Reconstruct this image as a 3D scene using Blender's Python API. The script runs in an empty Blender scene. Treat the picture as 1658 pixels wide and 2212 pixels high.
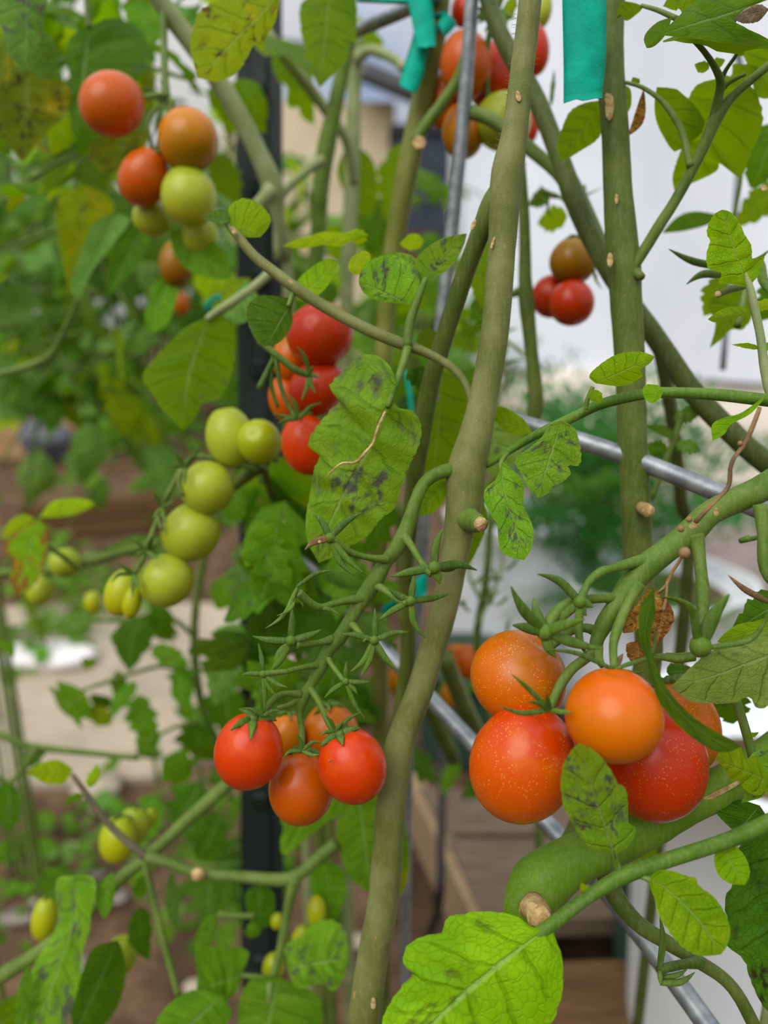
import bpy, math, random
from mathutils import Vector, Matrix
random.seed(7)
sc = bpy.context.scene
COL = sc.collection
# ------------------------------------------------------------------ camera
W, H, F = 1658, 2212, 1671.0
CAM_Z, PITCH = 0.95, math.radians(15)
cd = bpy.data.cameras.new('camera'); cam = bpy.data.objects.new('camera', cd); COL.objects.link(cam)
cam.location = (0, 0, CAM_Z); cam.rotation_euler = (math.pi/2 - PITCH, 0, 0)
cd.sensor_fit = 'VERTICAL'; cd.sensor_height = 36.0; cd.sensor_width = 27.0
cd.lens = 36.0*F/H; cd.clip_start = 0.02; cd.clip_end = 200
cd.dof.use_dof = True; cd.dof.focus_distance = 0.254; cd.dof.aperture_fstop = cd.lens/4.6
sc.camera = cam
# ------------------------------------------------------------------ sky, sun, exposure
SKY_LOW, SKY_UP = .36, 1.25
wd = bpy.data.worlds.new('sky'); sc.world = wd; wd.use_nodes = True
wn, wl = wd.node_tree.nodes, wd.node_tree.links
bg = wn['Background']; tc = wn.new('ShaderNodeTexCoord'); nz = wn.new('ShaderNodeTexNoise'); rp = wn.new('ShaderNodeValToRGB')
nz.inputs['Scale'].default_value = 2.6; nz.inputs['Detail'].default_value = 6; nz.inputs['Roughness'].default_value = .55
rp.color_ramp.elements[0].position = .30; rp.color_ramp.elements[0].color = (.42, .58, .92, 1)
rp.color_ramp.elements[1].position = .50; rp.color_ramp.elements[1].color = (1.0, .985, .955, 1)
wl.new(tc.outputs['Generated'], nz.inputs['Vector']); wl.new(nz.outputs['Fac'], rp.inputs['Fac']); wl.new(rp.outputs['Color'], bg.inputs['Color'])
# overcast sky: three times as bright overhead as at the horizon
sx = wn.new('ShaderNodeSeparateXYZ'); ma = wn.new('ShaderNodeMath'); ma.operation = 'MULTIPLY_ADD'
wl.new(tc.outputs['Generated'], sx.inputs[0]); wl.new(sx.outputs[2], ma.inputs[0]); wl.new(ma.outputs[0], bg.inputs['Strength'])
ma.inputs[1].default_value = SKY_UP; ma.inputs[2].default_value = SKY_LOW
sl = bpy.data.lights.new('sun', 'SUN'); sun = bpy.data.objects.new('sun', sl); COL.objects.link(sun)
sl.energy = 2.15; sl.angle = math.radians(46); sl.color = (1, .965, .90)
sun.rotation_euler = Vector((0.42, 0.62, -0.82)).to_track_quat('-Z', 'Y').to_euler()   # high, over the left shoulder, through thin cloud
sc.view_settings.view_transform = 'Standard'; sc.view_settings.look = 'None'
sc.view_settings.gamma = 1; sc.view_settings.use_curve_mapping = False
sc.view_settings.exposure = 0.0
try:
    sc.cycles.use_denoising = True; sc.cycles.max_bounces = 6; sc.cycles.transmission_bounces = 4; sc.cycles.diffuse_bounces = 4
    sc.cycles.caustics_reflective = False; sc.cycles.caustics_refractive = False
except Exception: pass
# ------------------------------------------------------------------ places
CP, SP = math.cos(PITCH), math.sin(PITCH)
CAM = Vector((0, 0, CAM_Z))
FWD = Vector((0, CP, -SP)); UPV = Vector((0, SP, CP)); RGT = Vector((1, 0, 0))
def P(x, y, d): return CAM + FWD*d + RGT*((x - W/2)/F*d) + UPV*(-(y - H/2)/F*d)
def G(x, y, z=0.0):                       # the point of the level plane z seen at that direction
    r = FWD + RGT*((x - W/2)/F) - UPV*((y - H/2)/F)
    return CAM + r*((z - CAM_Z)/r.z)
def C3(v): return RGT*v[0] + UPV*v[1] - FWD*v[2]     # camera-like axes (right, up, towards the viewer) to world
# ------------------------------------------------------------------ objects
WM = {}
def setp(o, label=None, cat=None, group=None, kind=None):
    if label: o['label'] = label
    if cat: o['category'] = cat
    if group: o['group'] = group
    if kind: o['kind'] = kind
    return o
def place(o, M, parent=None):
    if parent is not None:
        o.parent = parent; o.matrix_basis = WM[parent].inverted() @ M
    else: o.matrix_basis = M
    WM[o] = M; COL.objects.link(o); return o
def empty(name, loc, label, cat, group=None):
    o = bpy.data.objects.new(name, None); o.empty_display_size = .02
    place(o, Matrix.Translation(loc)); return setp(o, label, cat, group)
def mesh(name, vs, fs, mat, uv=None, smooth=True):
    me = bpy.data.meshes.new(name); me.from_pydata([tuple(v) for v in vs], [], fs)
    if mat: me.materials.append(mat)
    if smooth: me.polygons.foreach_set('use_smooth', [True]*len(me.polygons))
    if uv is not None:
        l = me.uv_layers.new(name='UVMap')
        for lp in me.loops: l.data[lp.index].uv = uv[lp.vertex_index]
    me.update(); return me
def obj(name, vs, fs, mat, parent=None, uv=None, smooth=True, org=None):
    vs = [Vector(v) for v in vs]; o0 = Vector(org) if org is not None else vs[0]
    me = mesh(name, [v - o0 for v in vs], fs, mat, uv, smooth)
    return place(bpy.data.objects.new(name, me), Matrix.Translation(o0), parent)
def inst(name, me, M, parent=None, mat=None):
    o = bpy.data.objects.new(name, me); place(o, M, parent)
    if mat and me.materials and me.materials[0] is not mat:
        o.material_slots[0].link = 'OBJECT'; o.material_slots[0].material = mat
    return o
class MB:                                  # gathers shapes of ONE mesh
    def __init__(s): s.v, s.f = [], []
    def add(s, vs, fs):
        n = len(s.v); s.v += vs; s.f += [[i+n for i in f] for f in fs]; return s
def catmull(pts, per=4):
    if len(pts) < 3: 
        a, b = pts; return [tuple(a[k]+(b[k]-a[k])*i/per for k in range(len(a))) for i in range(per+1)]
    q = [pts[0]] + list(pts) + [pts[-1]]; out = []
    for i in range(1, len(q)-2):
        p0, p1, p2, p3 = q[i-1], q[i], q[i+1], q[i+2]
        for j in range(per):
            t = j/per; t2, t3 = t*t, t*t*t
            out.append(tuple(.5*((2*b)+(c-a)*t+(2*a-5*b+4*c-e)*t2+(3*b-a-3*c+e)*t3) for a, b, c, e in zip(p0, p1, p2, p3)))
    out.append(tuple(q[-2])); return out
def tube(pts, rad, sides=10, flat=1.0, wob=0.0, cap=True):   # pts world, rad metres
    vs, fs = [], []; n = len(pts); pts = [Vector(p) for p in pts]
    t0 = (pts[1]-pts[0]).normalized(); ref = (pts[0]-CAM).normalized()
    side = t0.cross(ref); side = side.normalized() if side.length > 1e-4 else t0.orthogonal().normalized()
    for i, p in enumerate(pts):
        t = (pts[min(i+1, n-1)] - pts[max(i-1, 0)])
        t = t.normalized() if t.length > 1e-9 else t0
        side = side - t*side.dot(t); side = side.normalized() if side.length > 1e-6 else t.orthogonal().normalized()
        up = t.cross(side); r = rad[i]
        for k in range(sides):
            a = 2*math.pi*k/sides; rr = r*(1 + (wob*math.sin(3*a+i*.7) + wob*random.uniform(-.6, .6) if wob else 0))
            vs.append(p + side*(math.cos(a)*rr) + up*(math.sin(a)*rr*flat))
    for i in range(n-1):
        for k in range(sides):
            a, b = i*sides+k, i*sides+(k+1) % sides
            fs.append([a, b, b+sides, a+sides])
    if cap: fs.append(list(range(sides))[::-1]); fs.append([(n-1)*sides+k for k in range(sides)])
    return vs, fs
def stem(pts, d0, d1, per=4, sides=10, flat=1.0, wob=.03, ground=False):
    """pts (x, y, width) measured on the picture, between the distances d0 and d1."""
    L = [0]
    for a, b in zip(pts, pts[1:]): L.append(L[-1]+math.hypot(b[0]-a[0], b[1]-a[1]))
    q = []
    for p, l in zip(pts, L):
        d = p[3] if len(p) > 3 else d0+(d1-d0)*l/L[-1]
        v = P(p[0], p[1], d); q.append((v.x, v.y, v.z, p[2]/2*d/F))
    if ground:
        a = q[-1]
        if a[2] > .05: q += [(a[0], a[1]+.005, a[2]*.5, a[3]), (a[0], a[1]+.01, -.02, a[3]*1.1)]
    q = catmull(q, per)
    return tube([c[:3] for c in q], [max(c[3], 1e-4) for c in q], sides, flat, wob)
def part(name, shapes, mat, parent, **k):
    m = MB()
    for s in shapes: m.add(*s)
    return obj(name, m.v, m.f, mat, parent, **k)
def box(c, sx, sy, sz, rz=0.0, bev=.0):
    R = Matrix.Rotation(rz, 3, 'Z'); c = Vector(c); b = min(bev, sx/3, sy/3, sz/3); vs, fs = [], []
    if b <= 0:
        for z in (-1, 1):
            for x, y in ((-1, -1), (1, -1), (1, 1), (-1, 1)): vs.append(c + R @ Vector((x*sx/2, y*sy/2, z*sz/2)))
        return vs, [[3, 2, 1, 0], [4, 5, 6, 7], [0, 1, 5, 4], [1, 2, 6, 5], [2, 3, 7, 6], [3, 0, 4, 7]]
    rings = [(-sz/2, b), (-sz/2+b, 0), (sz/2-b, 0), (sz/2, b)]
    for z, i in rings:
        hx, hy = sx/2-i, sy/2-i
        for x, y in ((-hx+b, -hy), (hx-b, -hy), (hx, -hy+b), (hx, hy-b), (hx-b, hy), (-hx+b, hy), (-hx, hy-b), (-hx, -hy+b)):
            vs.append(c + R @ Vector((x, y, z)))
    for k in range(3):
        for i in range(8): fs.append([k*8+i, k*8+(i+1) % 8, k*8+8+(i+1) % 8, k*8+8+i])
    fs += [list(range(8))[::-1], list(range(24, 32))]; return vs, fs
def slab(quad, thick):                      # four world points round, pushed down by thick
    a = [Vector(p) for p in quad]; b = [p - Vector((0, 0, thick)) for p in a]
    n = len(a); return b+a, [list(range(n))[::-1], list(range(n, 2*n))]+[[i, (i+1) % n, n+(i+1) % n, n+i] for i in range(n)]
# ------------------------------------------------------------------ materials
def rgb(r, g, b):
    f = lambda c: (c/255/12.92) if c/255 <= .04045 else ((c/255+.055)/1.055)**2.4
    return (f(r), f(g), f(b), 1)
class N:
    def __init__(s, name):
        s.m = bpy.data.materials.new(name); s.m.use_nodes = True; s.t = s.m.node_tree; s.n = s.t.nodes; s.l = s.t.links
        s.p = s.n['Principled BSDF']; s.out = s.n['Material Output']
    def new(s, ty, **k):
        n = s.n.new('ShaderNode'+ty)
        for a, v in k.items(): setattr(n, a, v)
        return n
    def put(s, sock, v):
        if hasattr(v, 'is_linked') or hasattr(v, 'links'): s.l.new(v, sock)
        else: sock.default_value = v
    def math(s, op, a, b=0.0, c=0.0, clamp=False):
        n = s.new('Math', operation=op, use_clamp=clamp)
        for i, v in enumerate((a, b, c)): s.put(n.inputs[i], v)
        return n.outputs[0]
    def mix(s, f, a, b, bt='MIX'):
        n = s.new('MixRGB', blend_type=bt)
        for i, v in enumerate((f, a, b)): s.put(n.inputs[i], v)
        return n.outputs[0]
    def noise(s, vec, scale, detail=3, rough=.55, dist=0):
        n = s.new('TexNoise'); s.l.new(vec, n.inputs['Vector'])
        for k, v in (('Scale', scale), ('Detail', detail), ('Roughness', rough), ('Distortion', dist)): n.inputs[k].default_value = v
        return n.outputs['Fac']
    def step(s, v, a, b):                   # smooth 0..1 between a and b
        n = s.new('MapRange', interpolation_type='SMOOTHSTEP'); s.put(n.inputs[0], v)
        n.inputs[1].default_value = a; n.inputs[2].default_value = b; return n.outputs[0]
    def coord(s, which): return s.new('TexCoord').outputs[which]
    def scaled(s, vec, sv):
        n = s.new('Mapping'); s.l.new(vec, n.inputs['Vector']); n.inputs['Scale'].default_value = sv; return n.outputs[0]
    def bump(s, h, strength, dist):
        n = s.new('Bump'); n.inputs['Strength'].default_value = strength; n.inputs['Distance'].default_value = dist
        s.l.new(h, n.inputs['Height']); return n.outputs[0]
    def base(s, c): s.put(s.p.inputs['Base Color'], c)
    def set(s, **k):
        for a, v in k.items(): s.put(s.p.inputs[a.replace('_', ' ')], v)
        return s
def leaf_mat(name, c1, c2, under, thru, spot=(.10, .10, .07, 1), spots=.0, yellow=.0, brown=0.0, tr=.42, nv=6.0, rough=.48):
    k = N(name); uv = k.coord('UV'); sp = k.new('SeparateXYZ'); k.l.new(uv, sp.inputs[0]); u, v = sp.outputs[0], sp.outputs[1]
    oi = k.new('ObjectInfo'); rnd = oi.outputs['Random']
    cmb = k.new('CombineXYZ'); k.put(cmb.inputs[0], k.math('MULTIPLY', u, .8)); k.put(cmb.inputs[1], k.math('MULTIPLY', v, 1.3)); k.put(cmb.inputs[2], k.math('MULTIPLY', rnd, 37.0))
    vec = cmb.outputs[0]
    du = k.math('ABSOLUTE', k.math('MULTIPLY_ADD', u, 2.0, -1.0))
    midv = k.math('SUBTRACT', 1.0, k.step(du, .015, .06))
    fr = k.math('ABSOLUTE', k.math('SUBTRACT', k.math('FRACT', k.math('ADD', k.math('MULTIPLY', k.math('SUBTRACT', v, k.math('MULTIPLY', k.math('POWER', du, .8), .11)), nv), k.math('MULTIPLY_ADD', k.noise(vec, 4.0, 2), .5, 2.75))), .5))      # .5 on a vein
    lat = k.step(fr, .415, .49)
    lat = k.math('MULTIPLY', lat, k.math('SUBTRACT', 1.0, k.step(du, .75, 1.0)))
    vor = k.new('TexVoronoi', feature='DISTANCE_TO_EDGE'); k.l.new(vec, vor.inputs['Vector']); vor.inputs['Scale'].default_value = 17
    net = k.math('SUBTRACT', 1.0, k.step(vor.outputs['Distance'], .0, .09))
    col = k.mix(k.step(k.noise(vec, 3.2, 4), .3, .7), c1, c2)
    col = k.mix(k.math('MULTIPLY', net, .17), col, k.mix(.5, col, (.02, .05, .005, 1)))
    col = k.mix(k.math('MULTIPLY', lat, .30), col, k.mix(.65, c1, (.02, .06, .0, 1)))
    col = k.mix(k.math('MULTIPLY', midv, .75), col, k.mix(.5, c2, (.38, .50, .20, 1)))
    thr = k.mix(k.math('MULTIPLY', k.math('MAXIMUM', lat, midv), .5), thru, k.mix(.5, thru, (.06, .14, .01, 1)))
    if yellow > 0:
        ym = k.math('MULTIPLY', k.step(k.noise(vec, 2.3, 3), .62-.28*yellow, .78-.2*yellow), .85)
        col = k.mix(ym, col, rgb(196, 170, 20)); thr = k.mix(ym, thr, (.75, .50, .02, 1))
    if spots > 0:
        a = k.step(k.noise(vec, 11.0, 3, .5), .42, .62); b = k.step(k.noise(vec, 3.6, 2), .62-.09*spots, .74-.06*spots)
        sm = k.math('MULTIPLY', k.math('MULTIPLY', a, b), min(.95, .55+.3*spots))
        col = k.mix(sm, col, spot); thr = k.mix(sm, thr, (.05, .05, .01, 1))
    if brown > 0:
        bm = k.step(k.math('ADD', k.math('MULTIPLY', k.noise(vec, 5, 4), 1.0), k.math('MULTIPLY', k.math('MAXIMUM', du, v), .55)), 1.16-.35*brown, 1.24-.3*brown)
        col = k.mix(bm, col, rgb(150, 98, 38)); thr = k.mix(bm, thr, (.30, .14, .03, 1))
    hsv = k.new('HueSaturation'); k.put(hsv.inputs['Hue'], k.math('MULTIPLY_ADD', rnd, .024, .488)); k.put(hsv.inputs['Value'], k.math('MULTIPLY_ADD', rnd, .45, .80)); k.put(hsv.inputs['Color'], col)
    geo = k.new('NewGeometry')
    col = k.mix(k.math('MULTIPLY', geo.outputs['Backfacing'], .6), hsv.outputs[0], under)
    k.base(col); k.set(Roughness=rough); k.p.inputs['Specular IOR Level'].default_value = .14
    h = k.math('ADD', k.math('MULTIPLY', k.math('MAXIMUM', lat, midv), -1.0), k.math('ADD', k.math('MULTIPLY', net, -.30), k.math('MULTIPLY', k.noise(vec, 42, 3), .5)))
    bp = k.bump(h, .65, .0009); k.l.new(bp, k.p.inputs['Normal'])
    tl = k.new('BsdfTranslucent'); k.put(tl.inputs['Color'], thr)
    mx = k.new('MixShader'); mx.inputs[0].default_value = tr; k.l.new(k.p.outputs[0], mx.inputs[1]); k.l.new(tl.outputs[0], mx.inputs[2]); k.l.new(mx.outputs[0], k.out.inputs['Surface'])
    return k.m
def stem_mat(name, c1, c2, scars=0.0, sheen=.08, sc_=55):
    k = N(name); o = k.coord('Object')
    col = k.mix(k.step(k.noise(o, sc_, 4), .35, .68), c1, c2)
    st = k.noise(k.scaled(o, (900, 900, 60)), 1.0, 2); col = k.mix(k.math('MULTIPLY', k.step(st, .4, .75), .30), col, k.mix(.5, col, (.32, .34, .20, 1)))
    if scars: col = k.mix(k.math('MULTIPLY', k.step(k.noise(k.scaled(o, (330, 330, 160)), 1.0, 3), .70, .76), scars), col, rgb(176, 140, 80))
    k.base(col); k.set(Roughness=.55); k.p.inputs['Specular IOR Level'].default_value = .22
    k.p.inputs['Sheen Weight'].default_value = sheen; k.p.inputs['Sheen Roughness'].default_value = .35; k.p.inputs['Sheen Tint'].default_value = (.80, .88, .62, 1)
    k.l.new(k.bump(k.math('ADD', k.noise(o, 1500, 2), k.math('MULTIPLY', st, .6)), .35, .0004), k.p.inputs['Normal']); return k.m
def tomato_mat(name, top, mid, bot, speck=.0, noise_c=None):
    k = N(name); g = k.coord('Generated'); sp = k.new('SeparateXYZ'); k.l.new(g, sp.inputs[0]); z = sp.outputs[2]
    zz = k.math('ADD', z, k.math('MULTIPLY_ADD', k.noise(g, 2.6, 3), .5, -.25))
    col = k.mix(k.step(zz, .55, .98), mid, top); col = k.mix(k.math('SUBTRACT', 1.0, k.step(zz, .02, .48)), col, bot)
    if noise_c: col = k.mix(k.math('MULTIPLY', k.step(k.noise(g, 3.4, 4, .6), .46, .66), .75), col, noise_c)
    if speck:
        vo = k.new('TexVoronoi'); k.l.new(g, vo.inputs['Vector']); vo.inputs['Scale'].default_value = 38; vo.inputs['Randomness'].default_value = 1
        dot = k.math('SUBTRACT', 1.0, k.step(vo.outputs['Distance'], .10, .26)); dot = k.math('MULTIPLY', dot, k.step(k.noise(g, 4.5, 2), .40, .58))
        col = k.mix(k.math('MULTIPLY', dot, speck), col, rgb(255, 196, 96))
    k.base(col); k.set(Roughness=k.math('MULTIPLY_ADD', k.noise(g, 5, 3), .16, .20)); k.p.inputs['Specular IOR Level'].default_value = .30
    k.p.inputs['Subsurface Weight'].default_value = .06; k.p.inputs['Subsurface Radius'].default_value = (.006, .002, .001); k.p.inputs['Subsurface Scale'].default_value = 1.0
    k.l.new(k.bump(k.noise(g, 60, 3), .06, .0006), k.p.inputs['Normal']); return k.m
def plain_mat(name, c1, c2=None, scale=20, rough=.6, metal=0.0, bump=.0, bscale=200, bdist=.001, stretch=(1, 1, 1), spec=.4):
    k = N(name); o = k.scaled(k.coord('Object'), stretch)
    k.base(k.mix(k.step(k.noise(o, scale, 5, .6), .3, .7), c1, c2) if c2 else c1); k.set(Roughness=rough, Metallic=metal); k.p.inputs['Specular IOR Level'].default_value = spec
    if bump: k.l.new(k.bump(k.noise(o, bscale, 4), bump, bdist), k.p.inputs['Normal'])
    return k.m
LF = {
 'fresh': leaf_mat('leaf_fresh', rgb(104, 156, 2), rgb(136, 180, 8), rgb(130, 160, 50), rgb(190, 215, 0)),
 'spot': leaf_mat('leaf_spotted', rgb(98, 152, 26), rgb(128, 176, 44), rgb(126, 156, 66), rgb(172, 204, 4), spot=rgb(92, 96, 82), spots=1.6),
 'spotbig': leaf_mat('leaf_bronzed', rgb(108, 158, 0), rgb(140, 186, 8), rgb(126, 152, 50), rgb(190, 215, 0), spot=rgb(84, 90, 24), spots=.7),
 'mid': leaf_mat('leaf_mid_green', rgb(80, 134, 16), rgb(108, 158, 32), rgb(118, 150, 60), rgb(146, 190, 4), spots=.25),
 'dark': leaf_mat('leaf_dark', rgb(56, 98, 8), rgb(78, 122, 14), rgb(98, 130, 50), rgb(116, 160, 2), spots=.2),
 'back': leaf_mat('leaf_backlit', rgb(74, 112, 0), rgb(98, 134, 4), rgb(104, 132, 24), rgb(158, 190, 0), spots=.2, tr=.55),
 'dull': leaf_mat('leaf_dull', rgb(74, 112, 34), rgb(98, 136, 50), rgb(112, 140, 70), rgb(120, 160, 14), spot=rgb(84, 80, 72), spots=1.6, tr=.35),
 'yellow': leaf_mat('leaf_yellowing', rgb(104, 142, 2), rgb(132, 162, 8), rgb(130, 148, 40), rgb(200, 208, 0), spot=rgb(98, 60, 30), spots=1.2, yellow=.18, tr=.52),
 'grey': leaf_mat('leaf_pale', rgb(88, 132, 50), rgb(114, 154, 70), rgb(130, 158, 86), rgb(130, 172, 24), spots=.1, tr=.32, rough=.42),
 'lime': leaf_mat('leaf_lime', rgb(140, 180, 4), rgb(168, 204, 12), rgb(156, 184, 50), rgb(208, 228, 4), tr=.5),
 'blotch': leaf_mat('leaf_blotched', rgb(70, 96, 4), rgb(94, 116, 8), rgb(118, 126, 40), rgb(170, 178, 4), spot=rgb(66, 40, 24), spots=2.2, yellow=.3, tr=.5),
 'scorch': leaf_mat('leaf_scorched', rgb(98, 152, 6), rgb(128, 174, 14), rgb(124, 156, 44), rgb(180, 208, 2), yellow=.25, brown=.9),
}
ST = stem_mat('stem_green', rgb(96, 104, 46), rgb(122, 126, 74), scars=.8)
ST2 = stem_mat('stem_deep_green', rgb(72, 88, 22), rgb(92, 106, 38), scars=.5)
ST3 = stem_mat('stem_bright', rgb(74, 102, 22), rgb(98, 124, 44))
STL = stem_mat('petiole_green', rgb(62, 98, 10), rgb(86, 120, 28))
STB = stem_mat('stem_bright_green', rgb(84, 120, 12), rgb(106, 140, 32))
STP = stem_mat('stem_pale', rgb(124, 138, 86), rgb(148, 158, 112))
STG = stem_mat('stem_shoot', rgb(78, 102, 32), rgb(102, 124, 50))
SEP = stem_mat('sepal_green', rgb(56, 86, 12), rgb(84, 114, 26))
DRY = plain_mat('dry_brown', rgb(92, 70, 46), rgb(148, 116, 74), 120, .8, bump=.6, bscale=500)
CUT = plain_mat('cut_end', rgb(150, 116, 66), rgb(206, 182, 128), 260, .8, bump=.7, bscale=900)
# ------------------------------------------------------------------ leaves, stalks, fruit
def resamp(pts, n, lag=0.0):
    L = [0.0]
    for a, b in zip(pts, pts[1:]): L.append(L[-1]+math.dist(a, b))
    out = []; j = 0
    for i in range(n+1):
        s = i/n; s = min(1.0, s + lag*math.sin(math.pi*s)); t = s*L[-1]
        j = 0
        while j < len(L)-2 and L[j+1] < t: j += 1
        f = (t-L[j])/max(L[j+1]-L[j], 1e-9); f = min(max(f, 0), 1)
        out.append(tuple(a+(b-a)*f for a, b in zip(pts[j], pts[j+1])))
    return out
def leaf_grid(mid, A, B, ns=4, quilt=.05, fold=.0, curl=.12, nv=6, view=None, seed=0, crumple=.012):
    n = len(mid)-1; vs, fs, uv = [], [], []; rg = random.Random(seed)
    ph = rg.uniform(0, 6)
    for i in range(n+1):
        s = i/n; t = mid[min(i+1, n)]-mid[max(i-1, 0)]
        ws = max((A[i]-B[i]).length/2, 1e-6)
        nn = (A[i]-B[i]).cross(t); nn = nn.normalized() if nn.length > 1e-12 else Vector((0, 0, 1))
        if view is not None and nn.dot(view) < 0: nn = -nn
        for j in range(-ns, ns+1):
            f = abs(j)/ns; e = A[i] if j < 0 else B[i]
            q1 = s+.02*math.sin(s*23+ph)+(.05 if j < 0 else 0)-.11*f
            h = ws*(fold*f - curl*f*f) - ws*quilt*math.cos(2*math.pi*nv*q1)*math.sin(math.pi*min(f*1.1, 1))*(.7+.5*math.sin(s*17+ph)) + ws*.06*math.sin(s*9+ph+(2 if j < 0 else 0))*f + (rg.uniform(-1, 1)*ws*crumple)
            vs.append(mid[i].lerp(e, f) + nn*h); uv.append((.5+.5*j/ns, s))
    m = 2*ns+1
    for i in range(n):
        for j in range(m-1):
            a = i*m+j; fs.append([a, a+1, a+m+1, a+m])
    return vs, fs, uv
def tleaf(parent, mat, base, tip, A, B, d0, d1, mid=(), tA=.0, tB=.0, bow=.0, quilt=.06, fold=.0, curl=.12, n=36, name='leaflet', nv=6, label=None, crumple=.012):
    """a single leaf of measured outline: base, tip, both margins and midrib as picture measures; d0..d1 its distances."""
    M = resamp(catmull([base]+list(mid)+[tip], 6), n); m3, E3 = [], []
    dep = [d0+(d1-d0)*i/n + bow*math.sin(math.pi*i/n) for i in range(n+1)]
    m3 = [P(x, y, d) for (x, y), d in zip(M, dep)]
    for edge, tl in ((A, tA), (B, tB)):
        E = resamp(catmull([base]+list(edge)+[tip], 4), n, .05); q = []
        for i, (x, y) in enumerate(E):
            w = math.hypot(x-M[i][0], y-M[i][1]); kk = 1+(.035*abs(math.sin(i*1.25+base[0]))-.02+random.uniform(-.012, .012) if 1 < i < n-1 and w > 12 else 0); x, y = M[i][0]+(x-M[i][0])*kk, M[i][1]+(y-M[i][1])*kk; q.append(P(x, y, dep[i]+tl*w*dep[i]/F))
        E3.append(q)
    view = (CAM - m3[n//2]).normalized()
    vs, fs, uv = leaf_grid(m3, E3[0], E3[1], 5, quilt, fold, curl, nv, view, int(base[0]*7+base[1]), crumple)
    c = (vs[5]-vs[5+11]).cross(vs[6]-vs[5])
    k = (len(vs)//11//2)*11+5; fn = (vs[k+1]-vs[k]).cross(vs[k+11]-vs[k])
    if fn.dot(view) < 0: fs = [f[::-1] for f in fs]
    o = obj(name, vs, fs, LF[mat] if isinstance(mat, str) else mat, parent, uv)
    if label: o['label'] = label
    return o
def lib_leaf(name, wmax, lobes, depth, droop, slant, teeth=.06, fold=.10, curl=.2, cord=.0, seed=0, n=20, ns=3, twist=0):
    rg = random.Random(seed); mid, A, B = [], [], []
    for i in range(n+1):
        s = i/n; a = droop*s; mid.append(Vector((0.03*math.sin(s*4+seed), math.sin(a)/droop if abs(droop) > 1e-3 else s, -(1-math.cos(a))/droop if abs(droop) > 1e-3 else 0)))
    for sd, L in ((-1, A), (1, B)):
        ph = rg.uniform(-.12, .12)
        for i in range(n+1):
            s = i/n; w = wmax*(math.sin(math.pi*min(1, s**.72))**.85)
            if 0 < i < n:
                w *= 1 - depth*(.5+.5*math.cos(2*math.pi*(s*lobes+ph)))**2 + teeth*math.sin(s*47+seed)
            sl = slant*(1-s) - cord*(1-s)**6
            tw = twist*s
            L.append(mid[i] + Vector((sd*w*math.cos(tw), w*sl*math.sin(math.pi*s) if i < n else 0, sd*w*math.sin(tw))))
    vs, fs, uv = leaf_grid(mid, A, B, ns, .035, fold, curl, 6, Vector((0, 0, 1)), seed)
    k = (n//2)*(2*ns+1)+ns; fn = (vs[k+1]-vs[k]).cross(vs[k+2*ns+1]-vs[k])
    if fn.z < 0: fs = [f[::-1] for f in fs]
    return mesh(name, vs, fs, LF['fresh'], uv)
LIB = {
 'ovate': [lib_leaf('leaflet', .30, 4, .22, .5, .45, seed=1), lib_leaf('leaflet', .32, 4, .30, .9, .5, seed=2, twist=.4)],
 'lobed': [lib_leaf('leaflet', .38, 3, .46, .5, .55, seed=3, cord=.4), lib_leaf('leaflet', .40, 3, .40, 1.0, .6, seed=4, twist=-.5)],
 'narrow': [lib_leaf('leaflet', .19, 3, .2, .7, .4, seed=5, curl=.5), lib_leaf('leaflet', .17, 3, .15, .2, .4, seed=6, twist=.8)],
 'round': [lib_leaf('leaflet', .40, 3, .10, .6, .3, seed=7), lib_leaf('leaflet', .36, 3, .14, .3, .3, seed=8, curl=.5)],
 'curl': [lib_leaf('leaflet', .30, 4, .25, 1.5, .5, seed=9, curl=.9), lib_leaf('leaflet', .28, 4, .2, -1.0, .5, seed=10, curl=.8, twist=.6)],
}
def lmat(base, tip, nrm, width):
    y = tip-base; l = y.length; y = y/l; z = nrm - y*nrm.dot(y); z = z.normalized() if z.length > 1e-5 else y.orthogonal().normalized()
    x = y.cross(z)
    return Matrix((( x.x*width, y.x*l, z.x*l, base.x), (x.y*width, y.y*l, z.y*l, base.y), (x.z*width, y.z*l, z.z*l, base.z), (0, 0, 0, 1)))
def wleaf(parent, mat, b, t, w, d0, d1=None, kind='ovate', roll=0.0, name='leaflet', v=None):
    """a leaf from b to t of full width w (picture measures) at the distances d0..d1, turned by roll about its midrib"""
    d1 = d0 if d1 is None else d1; B_, T_ = P(b[0], b[1], d0), P(t[0], t[1], d1)
    me = LIB[kind][random.randrange(2) if v is None else v]
    nv = {'ovate': .31, 'lobed': .38, 'narrow': .18, 'round': .38, 'curl': .28}[kind]
    ax = (T_-B_).normalized(); n = (CAM-B_).normalized(); n = (n-ax*n.dot(ax)).normalized(); n = Matrix.Rotation(roll, 3, ax) @ n
    return inst(name, me, lmat(B_, T_, n, w/2*d0/F/nv), parent, LF[mat])
def stalk(parent, pts, d0, d1, mat=None, name='leaf_stalk', sides=8, per=4):
    return part(name, [stem(pts, d0, d1, per=per, sides=sides)], mat or STG, parent)
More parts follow.
